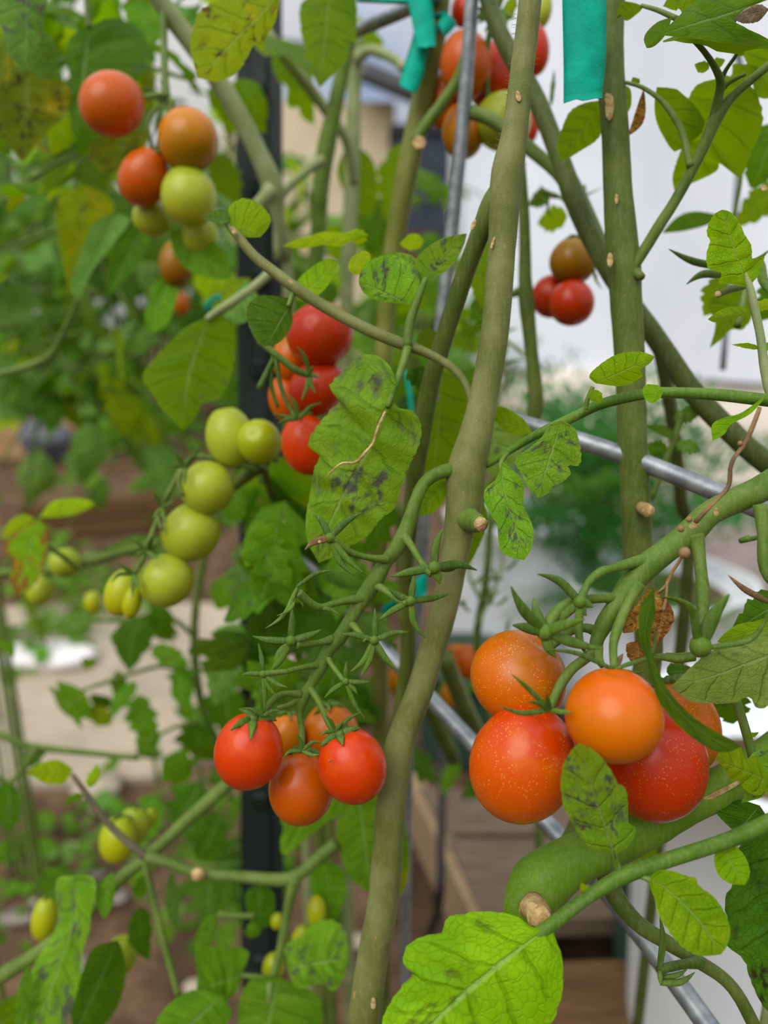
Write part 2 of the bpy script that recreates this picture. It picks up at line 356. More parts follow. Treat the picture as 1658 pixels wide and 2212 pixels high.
def compound(root, b, dirv, L, mats, rg, n=5, kinds=('ovate', 'lobed', 'narrow', 'curl'), sz=.42, stm=None):
    """a compound leaf: a drooping stalk with leaflets, every one an object of its own"""
    dirv = dirv.normalized(); side = dirv.cross(Vector((0, 0, 1))); side = side.normalized() if side.length > 1e-3 else Vector((1, 0, 0))
    pts = []
    for i in range(7):
        s = i/6; pts.append(b + dirv*(L*s) + Vector((0, 0, -L*.45*s*s)) + side*(L*.06*math.sin(s*3)))
    vs, fs = tube(pts, [L*.016*(1-.6*i/6) for i in range(7)], 6)
    st = obj('leaf_stalk', vs, fs, stm or STG, root)
    for i in range(n):
        if i == n-1: p, dd, l = pts[-1], (pts[-1]-pts[-2]).normalized(), L*sz*1.15
        else:
            q = 2+(i//2)*(4.0/max(1, (n-1)//2+.5)); p = pts[min(6, int(q))]; sd = 1 if i % 2 else -1
            dd = (dirv*.5 + side*sd*1.0 + Vector((0, 0, rg.uniform(-.9, .1)))).normalized(); l = L*sz*rg.uniform(.6, 1.0)
        nr = Vector((rg.uniform(-.6, .6), rg.uniform(-.9, .3), 1))
        k = rg.choice(kinds)
        inst('leaflet', LIB[k][rg.randrange(2)], lmat(p, p+dd*l, nr, l*rg.uniform(.85, 1.25)), st, LF[rg.choice(mats)])
    return st
def sepal(parent, c, t, w, d0, d1=None, bend=0.0, mat=None, name='sepal'):
    d1 = d0 if d1 is None else d1; w *= .82
    mx, my = (c[0]+t[0])/2, (c[1]+t[1])/2; dx, dy = t[0]-c[0], t[1]-c[1]
    m = (mx-dy*bend, my+dx*bend)
    a = (c[0]*.75+m[0]*.25, c[1]*.75+m[1]*.25)
    pts = [(c[0], c[1], w*.6), (c[0]*.62+m[0]*.38, c[1]*.62+m[1]*.38, w*.95), (m[0], m[1], w), ((m[0]+t[0])/2-dy*bend*.25, (m[1]+t[1])/2+dx*bend*.25, w*.66), (t[0], t[1], w*.12)]
    return part(name, [stem(pts, d0, d1, per=3, sides=7, flat=.38, wob=0)], mat or SEP, parent)
def knob(c, r, sx=1, n=8):
    vs, fs = [], []
    for i in range(n+1):
        th = math.pi*i/n
        for k in range(n): 
            a = 2*math.pi*k/n; vs.append(c + Vector((math.sin(th)*math.cos(a), math.sin(th)*math.sin(a), math.cos(th)))*r)
    for i in range(n):
        for k in range(n): fs.append([i*n+k, (i+1)*n+k, (i+1)*n+(k+1) % n, i*n+(k+1) % n])
    return vs, fs
def star(parent, c, d, tips, w=17):
    """an empty calyx: knob and sepals; tips (x, y[, bend[, dd]])"""
    o = part('calyx', [knob(P(c[0], c[1], d), w*.62*d/F)], SEP, parent)
    for t in tips: sepal(parent, c, t[:2], w, d, d+(t[3] if len(t) > 3 else 0), t[2] if len(t) > 2 else .06)
    return o
def fruit_mesh(rx, rz, seed, nseg=36, nr=24):
    vs, fs = [], []; rg = random.Random(seed); ph = [rg.uniform(0, 6) for _ in range(3)]; am = rg.uniform(.006, .018)
    for i in range(nr+1):
        th = math.pi*i/nr; dim = .11*math.exp(-(th/.26)**2); tipb = .02*math.exp(-((math.pi-th)/.12)**2)
        for k in range(nseg):
            a = 2*math.pi*k/nseg; lob = 1+am*math.sin(2*a+ph[0])+am*.6*math.sin(5*a+ph[1])*math.exp(-(th/.8)**2)
            r = math.sin(th)*rx*lob*(1-.03*math.cos(th))
            vs.append((r*math.cos(a), r*math.sin(a), rz*(math.cos(th)-dim-tipb)))
    for i in range(nr):
        for k in range(nseg): fs.append([i*nseg+k, (i+1)*nseg+k, (i+1)*nseg+(k+1) % nseg, i*nseg+(k+1) % nseg])
    return vs, fs
def tomato(x, y, d, rx, ry, mat, label, axis=(0, 1, .15), sep=5, slen=.75, group=None, lift=.25, ped=None, name='cherry_tomato', seed=None):
    """one fruit, its calyx and sepals; axis points to the stalk end (right, up, towards the viewer)"""
    ax = C3(axis).normalized(); seed = seed if seed is not None else int(x*3+y)
    c = P(x, y, d); R = Vector((0, 0, 1)).rotation_difference(ax).to_matrix().to_4x4(); rX, rZ = rx*d/F, ry*d/F
    vs, fs = fruit_mesh(rX, rZ, seed)
    me = mesh(name, vs, fs, TM[mat]); o = place(bpy.data.objects.new(name, me), Matrix.Translation(c) @ R)
    setp(o, label, 'tomato', group or 'cherry tomatoes on the vines')
    if sep:
        rg = random.Random(seed); Mw = Matrix.Translation(c) @ R
        top = Mw @ Vector((0, 0, rZ*.89))
        vs, fs = tube([top-ax*rX*.06, top+ax*rX*.16], [rX*.16, rX*.12], 8); ca = obj('calyx', vs, fs, SEP, o)
        for k in range(sep):
            a = 2*math.pi*(k+rg.uniform(-.25, .25))/sep; L = slen*rX*rg.uniform(.8, 1.2); pts, rr = [], []
            for i in range(7):
                s = i/6; rho = rX*.08+L*s; zz = rZ*(.90+.05*math.sin(s*3)) - .5*rZ*(rho/rX)**2*(1-lift) + lift*L*s*s*.9
                pts.append(Mw @ Vector((rho*math.cos(a), rho*math.sin(a), zz+rX*.03))); rr.append(rX*.10*(.6+1.2*math.sin(math.pi*min(1, s*.8+.1)))*(1-s*.85)+rX*.008)
            v2, f2 = tube(pts, rr, 6, .4); obj('sepal', v2, f2, SEP, ca)
    return o
def T_(top, mid, bot, sp=0, nc=None, n='x'): return tomato_mat('skin_'+n, rgb(*top), rgb(*mid), rgb(*bot), sp, rgb(*nc) if nc else None)
TM = {
 'orange': T_((202, 90, 0), (204, 104, 0), (206, 102, 0), 0, None, 'orange'),
 'amber': T_((168, 88, 0), (196, 94, 0), (196, 96, 0), .75, (176, 104, 10), 'amber_speckled'),
 'redorange': T_((192, 56, 2), (202, 78, 0), (202, 98, 0), .6, (204, 90, 2), 'red_orange_speckled'),
 'red': T_((170, 36, 0), (182, 46, 0), (190, 60, 0), .0, None, 'red'),
 'brightred': T_((194, 52, 0), (200, 56, 0), (190, 46, 0), .0, (202, 72, 2), 'bright_red'),
 'crimson': T_((172, 36, 2), (180, 46, 2), (176, 54, 2), .4, None, 'crimson'),
 'rust': T_((184, 80, 0), (190, 82, 0), (188, 86, 0), 0, (178, 84, 0), 'rust'),
 'gold': T_((190, 104, 0), (186, 116, 0), (150, 110, 2), 0, None, 'gold'),
 'olive': T_((150, 114, 8), (148, 102, 4), (134, 84, 6), 0, None, 'olive'),
 'green': T_((146, 162, 36), (160, 174, 44), (168, 174, 40), 0, (150, 164, 38), 'green'),
 'limefruit': T_((152, 166, 20), (164, 170, 18), (168, 162, 12), 0, None, 'lime'),
}
# ------------------------------------------------------------------ the setting
SOIL = plain_mat('soil', rgb(74, 56, 42), rgb(120, 96, 74), 9, .95, bump=.9, bscale=60, bdist=.02, spec=.1)
CHIP = plain_mat('wood_chips', rgb(110, 98, 94), rgb(158, 146, 140), 14, .95, bump=.8, bscale=40, bdist=.02, stretch=(.5, 2.2, 1), spec=.1)
CONC = plain_mat('concrete', rgb(160, 148, 130), rgb(188, 174, 154), 5, .9, bump=.3, bscale=90, bdist=.004, spec=.2)
WHITEP = plain_mat('white_plastic', rgb(222, 228, 240), rgb(230, 235, 246), 3, .45, bump=.05, bscale=20)
BEIGE = plain_mat('beige_skirt', rgb(214, 204, 190), rgb(228, 220, 208), 4, .8)
WOODG = plain_mat('grey_wood', rgb(92, 78, 64), rgb(130, 112, 96), 8, .85, bump=.5, bscale=30, bdist=.003, stretch=(2, 30, 30), spec=.15)
WOODB = plain_mat('brown_wood', rgb(86, 62, 40), rgb(122, 92, 62), 8, .85, bump=.5, bscale=30, bdist=.003, stretch=(2, 30, 30), spec=.15)
WOODL = plain_mat('light_wood', rgb(136, 114, 88), rgb(168, 144, 114), 8, .85, stretch=(2, 20, 20), spec=.15)
gp = [(-14, -3), (14, -3), (14, 24), (-14, 24)]
vs, fs = [], []
for j in range(41):
    for i in range(41): vs.append((-14+28*i/40, -3+27*j/40, random.uniform(-.006, .0)))
for j in range(40):
    for i in range(40): a = j*41+i; fs.append([a, a+1, a+42, a+41])
setp(obj('ground', vs, fs, SOIL), kind='structure')
setp(obj('chip_ground', *slab([(.62, 1.6, .012), (6, 1.4, .012), (6, 8, .012), (.7, 8, .012)], .03), CHIP, smooth=False), kind='structure')
pq = [G(-420, 1700), G(-60, 1330), G(230, 1300), G(560, 1318), G(780, 1330), G(720, 1500), G(560, 1610), G(330, 1690), G(100, 1705)]
setp(obj('path', *slab([p+Vector((0, 0, .015)) for p in pq], .04), CONC, smooth=False), kind='structure')
# white plastic wall with soft upright folds, beige skirt below
def wallrow(x0, x1, n, z0, z1, nz, amp, t0, name, mat):
    a, b = Vector((P(1000, 1000, 5.6).x, P(1000, 1000, 5.6).y, 0)), Vector((P(1700, 1060, 4.1).x+1.5, P(1700, 1060, 4.1).y-1.6, 0))
    dr = (b-a); nn = Vector((-dr.y, dr.x, 0)).normalized(); vs, fs = [], []
    for j in range(nz+1):
        for i in range(n+1):
            s = i/n; z = z0+(z1-z0)*j/nz; ph = s*17+z*.5
            vs.append(a+dr*s-nn*(t0+amp*(math.sin(ph)+.6*math.sin(ph*.43+1)+.3*max(0, math.sin(ph*.21))**6*3)) + Vector((0, 0, z)))
    m = n+1
    for j in range(nz):
        for i in range(n): q = j*m+i; fs.append([q, q+1, q+m+1, q+m])
    N0 = len(vs); vs += [v+nn*.05+nn*amp for v in vs]; fs += [[i+N0 for i in f[::-1]] for f in fs]
    for i in range(n): q = nz*m+i; fs.append([q, q+1, q+1+N0, q+N0])
    for j in range(nz): q = j*m; fs.append([q, q+m, q+m+N0, q+N0])
    return obj(name, vs, fs, mat)
setp(wallrow(0, 1, 160, .56, 3.2, 6, .06, .0, 'wall_right', WHITEP), kind='structure')
setp(wallrow(0, 1, 60, 0.0, .57, 2, .003, .03, 'baseboard_right', BEIGE), kind='structure')
# ------------------------------------------------------------------ far house, dark block for its shaded side, fences
HW = plain_mat('cream_render', rgb(206, 188, 152), rgb(224, 210, 180), 2, .9); ROOF = plain_mat('dark_roof', rgb(40, 40, 44), rgb(58, 58, 62), 6, .7)
NAVY = plain_mat('wall_shade_navy', rgb(34, 44, 58), rgb(50, 62, 78), 5, .6); TRW = plain_mat('white_trim', rgb(226, 228, 226), None, 5, .6); GLASSD = plain_mat('window_dark', rgb(70, 88, 108), None, 5, .1)
c = P(760, 330, 9.0); hs = empty('house', (c.x, c.y, 0), 'cream house with dark eaves far behind the vines, between the slender stems', 'house')
hx = c.x
obj('wall', *box((hx-.50, c.y+1.0, 1.6), 2.0, 2.0, 3.2), HW, hs, smooth=False)
e1 = P(700, 120, 8.9); e2 = P(905, 205, 8.0)
obj('eave', *tube([e1+Vector((-.9, .3, .2)), e1, e2, e2+Vector((.3, -.1, -.1))], [.11]*4, 4), ROOF, hs, smooth=False)
vs = [e1+Vector((-1.0, .3, .32)), e2+Vector((.25, 0, .05)), e2+Vector((.25, 2.4, .65)), e1+Vector((-1.0, 2.6, 1.0))]
obj('roof', *slab(vs, .08), plain_mat('pale_roof', rgb(190, 188, 184), rgb(214, 212, 208), 5, .8), hs, smooth=False)
w_ = obj('window', *box((hx-1.05, c.y-.02, 1.55), .52, .08, .7), TRW, hs, smooth=False); obj('pane', *box((hx-1.05, c.y-.05, 1.55), .42, .06, .6), GLASSD, w_, smooth=False)
c2 = P(905, 330, 7.2); sh = empty('shaded_side_block', (c2.x, c2.y, 0), 'dark navy block painted as the shaded side wall of the cream house', 'shaded wall')
obj('wall', *box((c2.x+.03, c2.y+.5, 1.25), .52, .9, 2.5), NAVY, sh, smooth=False); obj('roof', *box((c2.x+.03, c2.y+.5, 2.53), .62, 1.0, .07), ROOF, sh, smooth=False)  # navy colour paints the shade on the house side below the eave
obj('door', *box((c2.x, c2.y+.03, .86), .34, .04, 1.55), plain_mat('rust_door', rgb(84, 52, 44), None, 5, .7), sh, smooth=False)
c3 = P(10, 350, 6.0); pr = empty('pergola', (c3.x, c3.y, 0), 'white painted garden frame far back at the very left', 'garden frame')
obj('beam', *box((c3.x-.5, c3.y, c3.z), 1.7, .12, .13), TRW, pr, smooth=False)
for dx in (-1.2, .22): obj('post', *box((c3.x+dx, c3.y, c3.z/2), .1, .1, c3.z), TRW, pr, smooth=False)
# raised beds of planks on the left, far back
def bed(pa, pb, h, dep, mat, label, n=2, grp=None):
    a, b = G(*pa), G(*pb); r = empty('raised_bed', a, label, 'raised bed'); dv = (b-a); nn = Vector((-dv.y, dv.x, 0)).normalized()
    if nn.y < 0: nn = -nn
    L = dv.length; rz = math.atan2(dv.y, dv.x); ph = h/n
    for k in range(n):
        for off in (0, dep): obj('plank', *box((a+b)/2+nn*off+Vector((0, 0, ph*(k+.5))), L, .03, ph-.008, rz, .004), mat, r, smooth=False)
        for e in (a, b): obj('plank', *box(e+nn*dep/2+Vector((0, 0, ph*(k+.5))), .03, dep, ph-.008, rz, .004), mat, r, smooth=False)
    obj('soil', *box((a+b)/2+nn*dep/2+Vector((0, 0, h*.42)), L-.03, dep-.03, h*.84, rz), SOIL, r, smooth=False)
    return r
bed((-260, 1010), (165, 985), .26, .9, plain_mat('bed_wood', rgb(176, 140, 100), rgb(200, 166, 124), 8, .85, spec=.15), 'light timber raised bed at the far left, behind a grey stone')
bed((60, 1175), (420, 1140), .17, .7, WOODB, 'low brown timber raised bed in the middle of the left garden', n=2)
# grey stone, white rag
def stone(c, r, sq, mat, name, label, cat, seed=1, grp=None):
    rg = random.Random(seed); vs, fs = knob(Vector((0, 0, 0)), 1.0, n=12); q = []
    for v in vs:
        k = 1+.16*math.sin(v.x*3.1+seed)+.12*math.sin(v.y*4+seed*2)+.1*math.sin(v.z*5); q.append(Vector((v.x*r*k*sq[0], v.y*r*k*sq[1], v.z*r*k*sq[2]))+c)
    return setp(obj(name, q, fs, mat, org=c), label, cat, grp)
STN = plain_mat('dark_stone', rgb(60, 62, 72), rgb(118, 120, 130), 9, .8, bump=.5, bscale=25, bdist=.01)
g = G(105, 1000); stone(g+Vector((0, 0, .13)), .15, (1, .9, 1.05), STN, 'garden_stone', 'dark grey stone standing in front of the light timber bed', 'stone', 3)
g = G(95, 1440); stone(g+Vector((0, 0, .03)), .10, (1.3, .8, .35), plain_mat('white_cloth', rgb(222, 216, 220), rgb(238, 234, 236), 14, .9, bump=.6, bscale=30, bdist=.01), 'crumpled_rag', 'crumpled white rag lying at the edge of the pale path', 'rag', 5)
g = G(215, 1720); stone(g+Vector((0, 0, .02)), .045, (1.2, .9, .6), CONC, 'pebble', 'pale pebble on the soil below the path', 'pebble', 8)
g = G(775, 2042); stone(g+Vector((0, 0, .006)), .013, (1.4, .9, .7), CONC, 'pebble', 'small cream pebble on bare soil left of the thick stem foot', 'pebble', 9)
# ------------------------------------------------------------------ pallet of boards, tubs, bags
pal = empty('wooden_pallet', G(1150, 1900), 'weathered wooden pallet on the soil under the orange tomatoes', 'pallet')
zt = .13
def board(quad, th, mat, z=zt): return obj('board', *slab([G(x, y, z) for x, y in quad], th), mat, pal, smooth=False)
board([(905, 1700), (1330, 1722), (1400, 1800), (958, 1800)], .03, WOODG)
board([(965, 1812), (1410, 1810), (1500, 1975), (1048, 1990)], .03, WOODG)
board([(1040, 2085), (1520, 2066), (1600, 2300), (1160, 2350)], .035, WOODB)
board([(868, 1660), (900, 1655), (1080, 2010), (1040, 2020)], .10, WOODL, zt-.005)
board([(1280, 1690), (1330, 1690), (1560, 2050), (1500, 2055)], .10, WOODB, zt-.032)
def tub(c, r0, r1, h, mat, name, label, cat, wob=.0, lip=.01, soil=True, grp=None):
    r = empty(name, c, label, cat, grp); n = 40; vs, fs = [], []
    prof = [(0, 0), (r0*.96, 0), (r0, .01), (r0+(r1-r0)*.35, h*.35), (r0+(r1-r0)*.7, h*.7), (r1, h*.96), (r1+lip, h*.97), (r1+lip, h), (r1-.008, h), (r1-.012, h*.9), (0, h*.88)]
    for i, (q, z) in enumerate(prof):
        for k in range(n):
            a = 2*math.pi*k/n; w = 1+wob*(math.sin(5*a+z*9)+.6*math.sin(9*a-z*14)); vs.append(c+Vector((q*w*math.cos(a), q*w*math.sin(a), z)))
    for i in range(len(prof)-1):
        for k in range(n): fs.append([i*n+k, i*n+(k+1) % n, (i+1)*n+(k+1) % n, (i+1)*n+k])
    obj('body', vs, fs, mat, r)
    if soil:
        vs, fs = knob(Vector((0, 0, 0)), 1.0, n=14); obj('soil', [c+Vector((v.x*r1*.95, v.y*r1*.95, h*.86+max(v.z, -.2)*.02)) for v in vs], fs, SOIL, r)
    return r
BAG = plain_mat('white_bag', rgb(222, 226, 236), rgb(238, 241, 247), 4, .6, bump=.3, bscale=14, bdist=.01)
DKG = plain_mat('dark_green_plastic', rgb(38, 66, 58), rgb(52, 82, 70), 5, .5)
g = G(1090, 1490); bag1 = tub(Vector((g.x, g.y, 0)), .150, .155, .47, BAG, 'grow_bag', 'white grow bag with trailing herbs, left of the two', 'grow bag', .03, .004)
g = G(1390, 1540); bag2 = tub(Vector((g.x, g.y, 0)), .20, .21, .35, BAG, 'grow_bag', 'wider white grow bag with a feathery green plant, behind the right truss', 'grow bag', .03, .004)
g = Vector((P(1640, 1990, .80).x+.035, P(1640, 1990, .80).y+.06, 0)); tubw = tub(g, .125, .152, .52, plain_mat('white_tub', rgb(214, 220, 226), rgb(226, 230, 234), 4, .5), 'white_tub', 'tall white plastic tub at the lower right behind the bronzed leaf', 'tub', 0, .008)
g = P(1530, 2110, .92); tub(Vector((g.x+.015, g.y+.10, 0)), .085, .10, .30, DKG, 'green_tub', 'dark green plastic tub behind the pallet beside the white tub', 'tub')
g = G(1010, 1640, 0); tub(Vector((g.x, g.y+.05, 0)), .10, .115, .22, DKG, 'green_bucket', 'dark green bucket behind the main stem, left of the orange tomatoes', 'bucket')
vs, fs = tube([Vector(p) for p in catmull([tuple(G(925, 2020, .02)), tuple(P(948, 1950, 1.0)), tuple(P(952, 1800, 1.03)), tuple(P(955, 1640, 1.1)), tuple(P(930, 1500, 1.15))], 5)], [.006]*21, 8)
setp(obj('drip_hose', vs, fs, plain_mat('black_rubber', rgb(26, 28, 32), None, 5, .5)), 'black drip hose standing up beside the pale pallet end', 'hose')
# feathery plants in the bags
FE = [leaf_mat('fern_green', rgb(44, 108, 50), rgb(62, 128, 62), rgb(84, 136, 84), rgb(70, 150, 40), tr=.35), leaf_mat('fern_light', rgb(82, 138, 50), rgb(104, 154, 62), rgb(110, 150, 80), rgb(110, 180, 40), tr=.35)]
def frond_mesh(seed):
    rg = random.Random(seed); m = MB(); uv = []
    pts = [Vector((0, s, -.5*s*s)) for s in [i/8 for i in range(9)]]
    m.add(*tube(pts, [.012*(1-.7*i/8) for i in range(9)], 4))
    for i in range(2, 9):
        for sd in (-1, 1):
            l = .34*(1-.09*abs(i-4)); b = pts[i]
            for q in range(5):
                a = b+Vector((sd*l*q/5, l*.25*q/5, rg.uniform(-.03, .03))); s2 = rg.choice((-1, 1)); L2 = .13*(1-.12*q)
                d = Vector((sd*.5, .8*s2, rg.uniform(-.4, .5))).normalized()*L2; w = d.cross(Vector((.2, .1, 1))).normalized()*.022
                m.add([a, a+d*.5+w, a+d, a+d*.5-w], [[0, 1, 2, 3]])
    return mesh('frond', m.v, m.f, FE[0], [(.3, .5)]*len(m.v))
FR = [frond_mesh(1), frond_mesh(2)]
def feathery(c, n, L, label, up=1.0, mt=0, spread=.10, cat='plant', name='feathery_plant', lift=0.0):
    r = empty(name, c, label, cat); rg = random.Random(int(abs(c.x)*1000)+n)
    for i in range(n):
        a = rg.uniform(0, 2*math.pi); u = rg.uniform(.1, 1.5)*up; d = Vector((math.cos(a), math.sin(a), u)).normalized(); l = L*rg.uniform(.6, 1.1)
        b = c+Vector((math.cos(a), math.sin(a), 0))*rg.uniform(0, spread)+Vector((0, 0, rg.uniform(0, lift)))
        inst('frond', FR[i % 2], lmat(b, b+d*l, Vector((rg.uniform(-.4, .4), rg.uniform(-.4, .4), 1)), l), r, FE[mt if rg.random() < .75 else 1-mt])
    vs, fs = tube([c-Vector((0, 0, .03)), c+Vector((0, 0, L*.3+lift*.5)), c+Vector((.01, 0, L*.6+lift))], [.004, .004, .002], 6); obj('stem', vs, fs, ST2, r)
    return r
q = WM[bag2].translation; feathery(q+Vector((-.13, .03, .31)), 80, .30, 'tall feathery dark green plant rising out of the wider grow bag', 2.6, 0, .08, lift=.30)
feathery(q+Vector((-.08, -.08, .31)), 40, .16, 'light green feathery plant at the front of the wider grow bag', .6, 1, .1)
q = WM[bag1].translation; feathery(q+Vector((.07, -.06, .43)), 16, .16, 'feathery herb hanging over the edge of the left grow bag', .5, 0, .08)
# ------------------------------------------------------------------ stake, cage, ties
STEELG = plain_mat('stake_paint', rgb(16, 26, 24), rgb(28, 40, 36), 12, .55, spec=.3)
ZINC = plain_mat('galvanised', rgb(116, 122, 128), rgb(160, 166, 170), 30, .46, metal=.6, bump=.08, bscale=160, bdist=.0005, stretch=(4, 4, 4))
a = P(560, 900, .62); b0 = P(557, -200, .60); b1 = P(566, 1900, .66)
def on_line(z, p=b0, q=b1): t = (z-p.z)/(q.z-p.z); return p+(q-p)*t
sk = empty('garden_stake', on_line(-.05), 'dark green steel garden stake standing upright left of the truss', 'stake')
top, bot = on_line(b0.z), on_line(-.05); hw = 49*.62/F
def prism(sec, p, q, n=1): 
    vs = [p+Vector((x, y, 0)) for x, y in sec]+[q+Vector((x, y, 0)) for x, y in sec]; k = len(sec)
    return vs, [list(range(k)), list(range(k, 2*k))[::-1]]+[[i, k+i, k+(i+1) % k, (i+1) % k] for i in range(k)]
obj('flange', *prism([(-hw, 0), (hw, 0), (hw, .004), (.003, .005), (.003, .026), (-.003, .026), (-.003, .005), (-hw, .004)], top, bot), STEELG, sk, smooth=False)
obj('face_rib', *prism([(-hw*.35, -.004), (hw*.35, -.004), (hw*.45, .001), (-hw*.45, .001)], top, bot), STEELG, sk, smooth=False)
for i in range(16):
    z = .2+i*.07; p = on_line(z); obj('stud', *box(p+Vector((0, -.007, 0)), hw*.7, .008, .014, 0, .002), STEELG, sk, smooth=False)
cage = empty('plant_cage', Vector((P(900, 1400, .46).x, P(900, 1400, .46).y, 0)), 'galvanised tube plant cage, its grey rails crossing behind the vines', 'plant cage')
obj('upright', *stem([(1022, -60, 30), (1005, 200, 30), (975, 500, 30), (945, 760, 28), (922, 1000, 27), (908, 1250, 26), (880, 1600, 25)], .36, .46, sides=14, wob=0, ground=True), ZINC, cage)
obj('rail', *stem([(1095, 905, 36), (1180, 930, 37), (1350, 985, 39), (1560, 1068, 42), (1760, 1150, 45)], .325, .275, sides=14, wob=0), ZINC, cage)
obj('rail', *stem([(600, 1170, 30), (700, 1260, 31), (850, 1425, 33), (1010, 1595, 36), (1250, 1855, 40), (1400, 2040, 44), (1560, 2260, 48)], .42, .285, sides=14, wob=0), ZINC, cage)
obj('rail', *stem([(700, 95, 26), (780, 62, 28), (900, 10, 30), (1050, -70, 32)], .44, .38, sides=14, wob=0), ZINC, cage)
obj('rail', *stem([(1530, -70, 14), (1600, 150, 14), (1590, 420, 13), (1560, 800, 13)], .50, .55, sides=8, wob=0), ZINC, cage)
TEAL = plain_mat('teal_tape', rgb(0, 146, 122), rgb(0, 168, 142), 60, .6, bump=.5, bscale=900, bdist=.0004, spec=.12)
def ribbon(pts, d0, d1, mat, parent, name='strip', ragged=0, thick=.0004, twist=()):
    """flat band; pts (xl, yl, xr, yr) pairs of edge points"""
    n = len(pts)-1; L = catmull([(p[0], p[1], p[2], p[3]) for p in pts], 4); vs, fs = [], []; m = 6; nn = len(L)
    for i, q in enumerate(L):
        d = d0+(d1-d0)*i/(nn-1)
        for j in range(m+1):
            f = j/m; x, y = q[0]+(q[2]-q[0])*f, q[1]+(q[3]-q[1])*f
            if i == nn-1 and ragged: y += random.uniform(-ragged, ragged)
            v = P(x, y, d-.0025*math.sin(math.pi*f)+.0004*math.sin(i*1.7+j)); vs.append(v)
    N0 = len(vs); vs += [v+FWD*thick for v in vs]; w = m+1
    for i in range(nn-1):
        for j in range(m): a = i*w+j; fs += [[a, a+w, a+w+1, a+1], [a+N0, a+1+N0, a+w+1+N0, a+w+N0]]
        for j in (0, m): a = i*w+j; fs.append([a, a+w, a+w+N0, a+N0])
    for i in (0, nn-1):
        for j in range(m): a = i*w+j; fs.append([a, a+1, a+1+N0, a+N0])
    return obj(name, vs, fs, mat, parent)
TG = 'teal garden ties'
def tie(label, *strips):
    p = strips[0][0][0]; r = empty('garden_tie', P(p[0], p[1], strips[0][1]), label, 'garden tie', TG)
    for s in strips: ribbon(s[0], s[1], s[2], TEAL, r, ragged=s[3] if len(s) > 3 else 0)
    return r
tie('wide teal garden tie hanging flat beside the big right-hand stem', ([(1213, -60, 1308, -60), (1215, 40, 1309, 40), (1217, 140, 1308, 130), (1217, 219, 1300, 208)], .282, .284, 5), ([(1300, -60, 1345, -50), (1300, -20, 1350, -14)], .288, .292))
tie('knotted teal garden tie at the top with two hanging tails', ([(872, -30, 930, -30), (884, 20, 936, 20), (892, 60, 940, 70), (901, 104, 941, 98)], .40, .395, 2), ([(905, 20, 950, 60), (888, 90, 925, 110), (872, 140, 915, 160), (861, 183, 897, 203)], .405, .40, 2), ([(770, -12, 770, 4), (830, -6, 832, 7), (900, -4, 905, 10)], .41, .40), ([(932, 40, 940, 25), (960, 20, 985, 48), (945, 50, 960, 80)], .405, .402))
tie('teal garden tie on the cage upright behind the central truss', ([(897, 1250, 925, 1235), (895, 1300, 921, 1285)], .415, .415), ([(880, 1250, 905, 1262), (840, 1290, 862, 1305), (812, 1338, 830, 1342)], .418, .42), ([(735, 1360, 740, 1380), (790, 1345, 800, 1362)], .43, .42))
tie('small teal garden tie behind the main stem beside the orange fruit', ([(862, 1478, 872, 1480), (858, 1500, 870, 1510), (850, 1520, 862, 1524)], .47, .47))
tie('teal garden tie on the dark stake behind the backlit leaf', ([(440, 655, 445, 678), (470, 635, 470, 650), (520, 640, 520, 668)], .60, .60))
tie('narrow teal garden tie at the cage beside the big blotchy leaf', ([(872, 800, 884, 800), (880, 860, 892, 860), (888, 930, 898, 930)], .44, .44))
# ------------------------------------------------------------------ vines
def vine(x, y, d, label, name='tomato_vine'):
    p = P(x, y, d); return empty(name, (p.x, p.y, 0), label, 'tomato vine', 'tomato vines')
def scar(parent, x, y, d, w, h, rot=0, name='scar'):
    """a raised dry scar on the front of a stem"""
    c = P(x, y, d); vs, fs = knob(Vector((0, 0, 0)), 1.0, n=8); q = []
    for v in vs: q.append(c + C3((( v.x*w*math.cos(rot)-v.y*h*math.sin(rot))/2*d/F, (v.x*w*math.sin(rot)+v.y*h*math.cos(rot))/2*d/F, v.z*.00035)))
    return obj(name, q, fs, CUT, parent)
def truss(parent, label=None, *shapes, mat=None): return part('truss', list(shapes), mat or ST3, parent)

# --- main stem in the middle
VA = vine(785, 2212, .30, 'thick grey-green main vine in the middle, running top to bottom')
part('main_stem', [stem([(1150, -70, 48), (1138, 60, 50), (1122, 200, 52), (1108, 300, 58), (1097, 370, 70), (1088, 440, 66), (1084, 540, 60), (1072, 680, 60), (1056, 800, 62), (1036, 900, 66), (1014, 985, 80), (1005, 1040, 84), (998, 1110, 74), (984, 1190, 60), (966, 1280, 58), (938, 1390, 58), (906, 1490, 58), (876, 1570, 60), (856, 1640, 64), (846, 1720, 64), (838, 1830, 66), (824, 1960, 66), (804, 2080, 68), (780, 2230, 72), (750, 2420, 78)], .270, .300, sides=20, ground=True)], ST, VA)
part('side_stem', [stem([(1094, 385, 34, .281), (1066, 430, 44, .278), (1042, 490, 42), (1015, 560, 40), (985, 650, 40), (955, 740, 40), (930, 830, 40), (915, 910, 40), (902, 990, 38), (890, 1080, 36), (878, 1200, 34), (876, 1310, 34), (880, 1420, 34), (856, 1600, 32), (836, 1800, 32), (814, 2000, 32), (780, 2240, 32)], .272, .42, sides=14, ground=True)], ST2, VA)
part('cut_stub', [stem([(1002, 1118, 60), (1022, 1127, 46), (1036, 1132, 36)], .285, .267, sides=12)], ST3, VA)
part('cut_end', [stem([(1035, 1131, 30), (1038, 1133, 29)], .2675, .2660, sides=10, wob=.12)], CUT, VA)
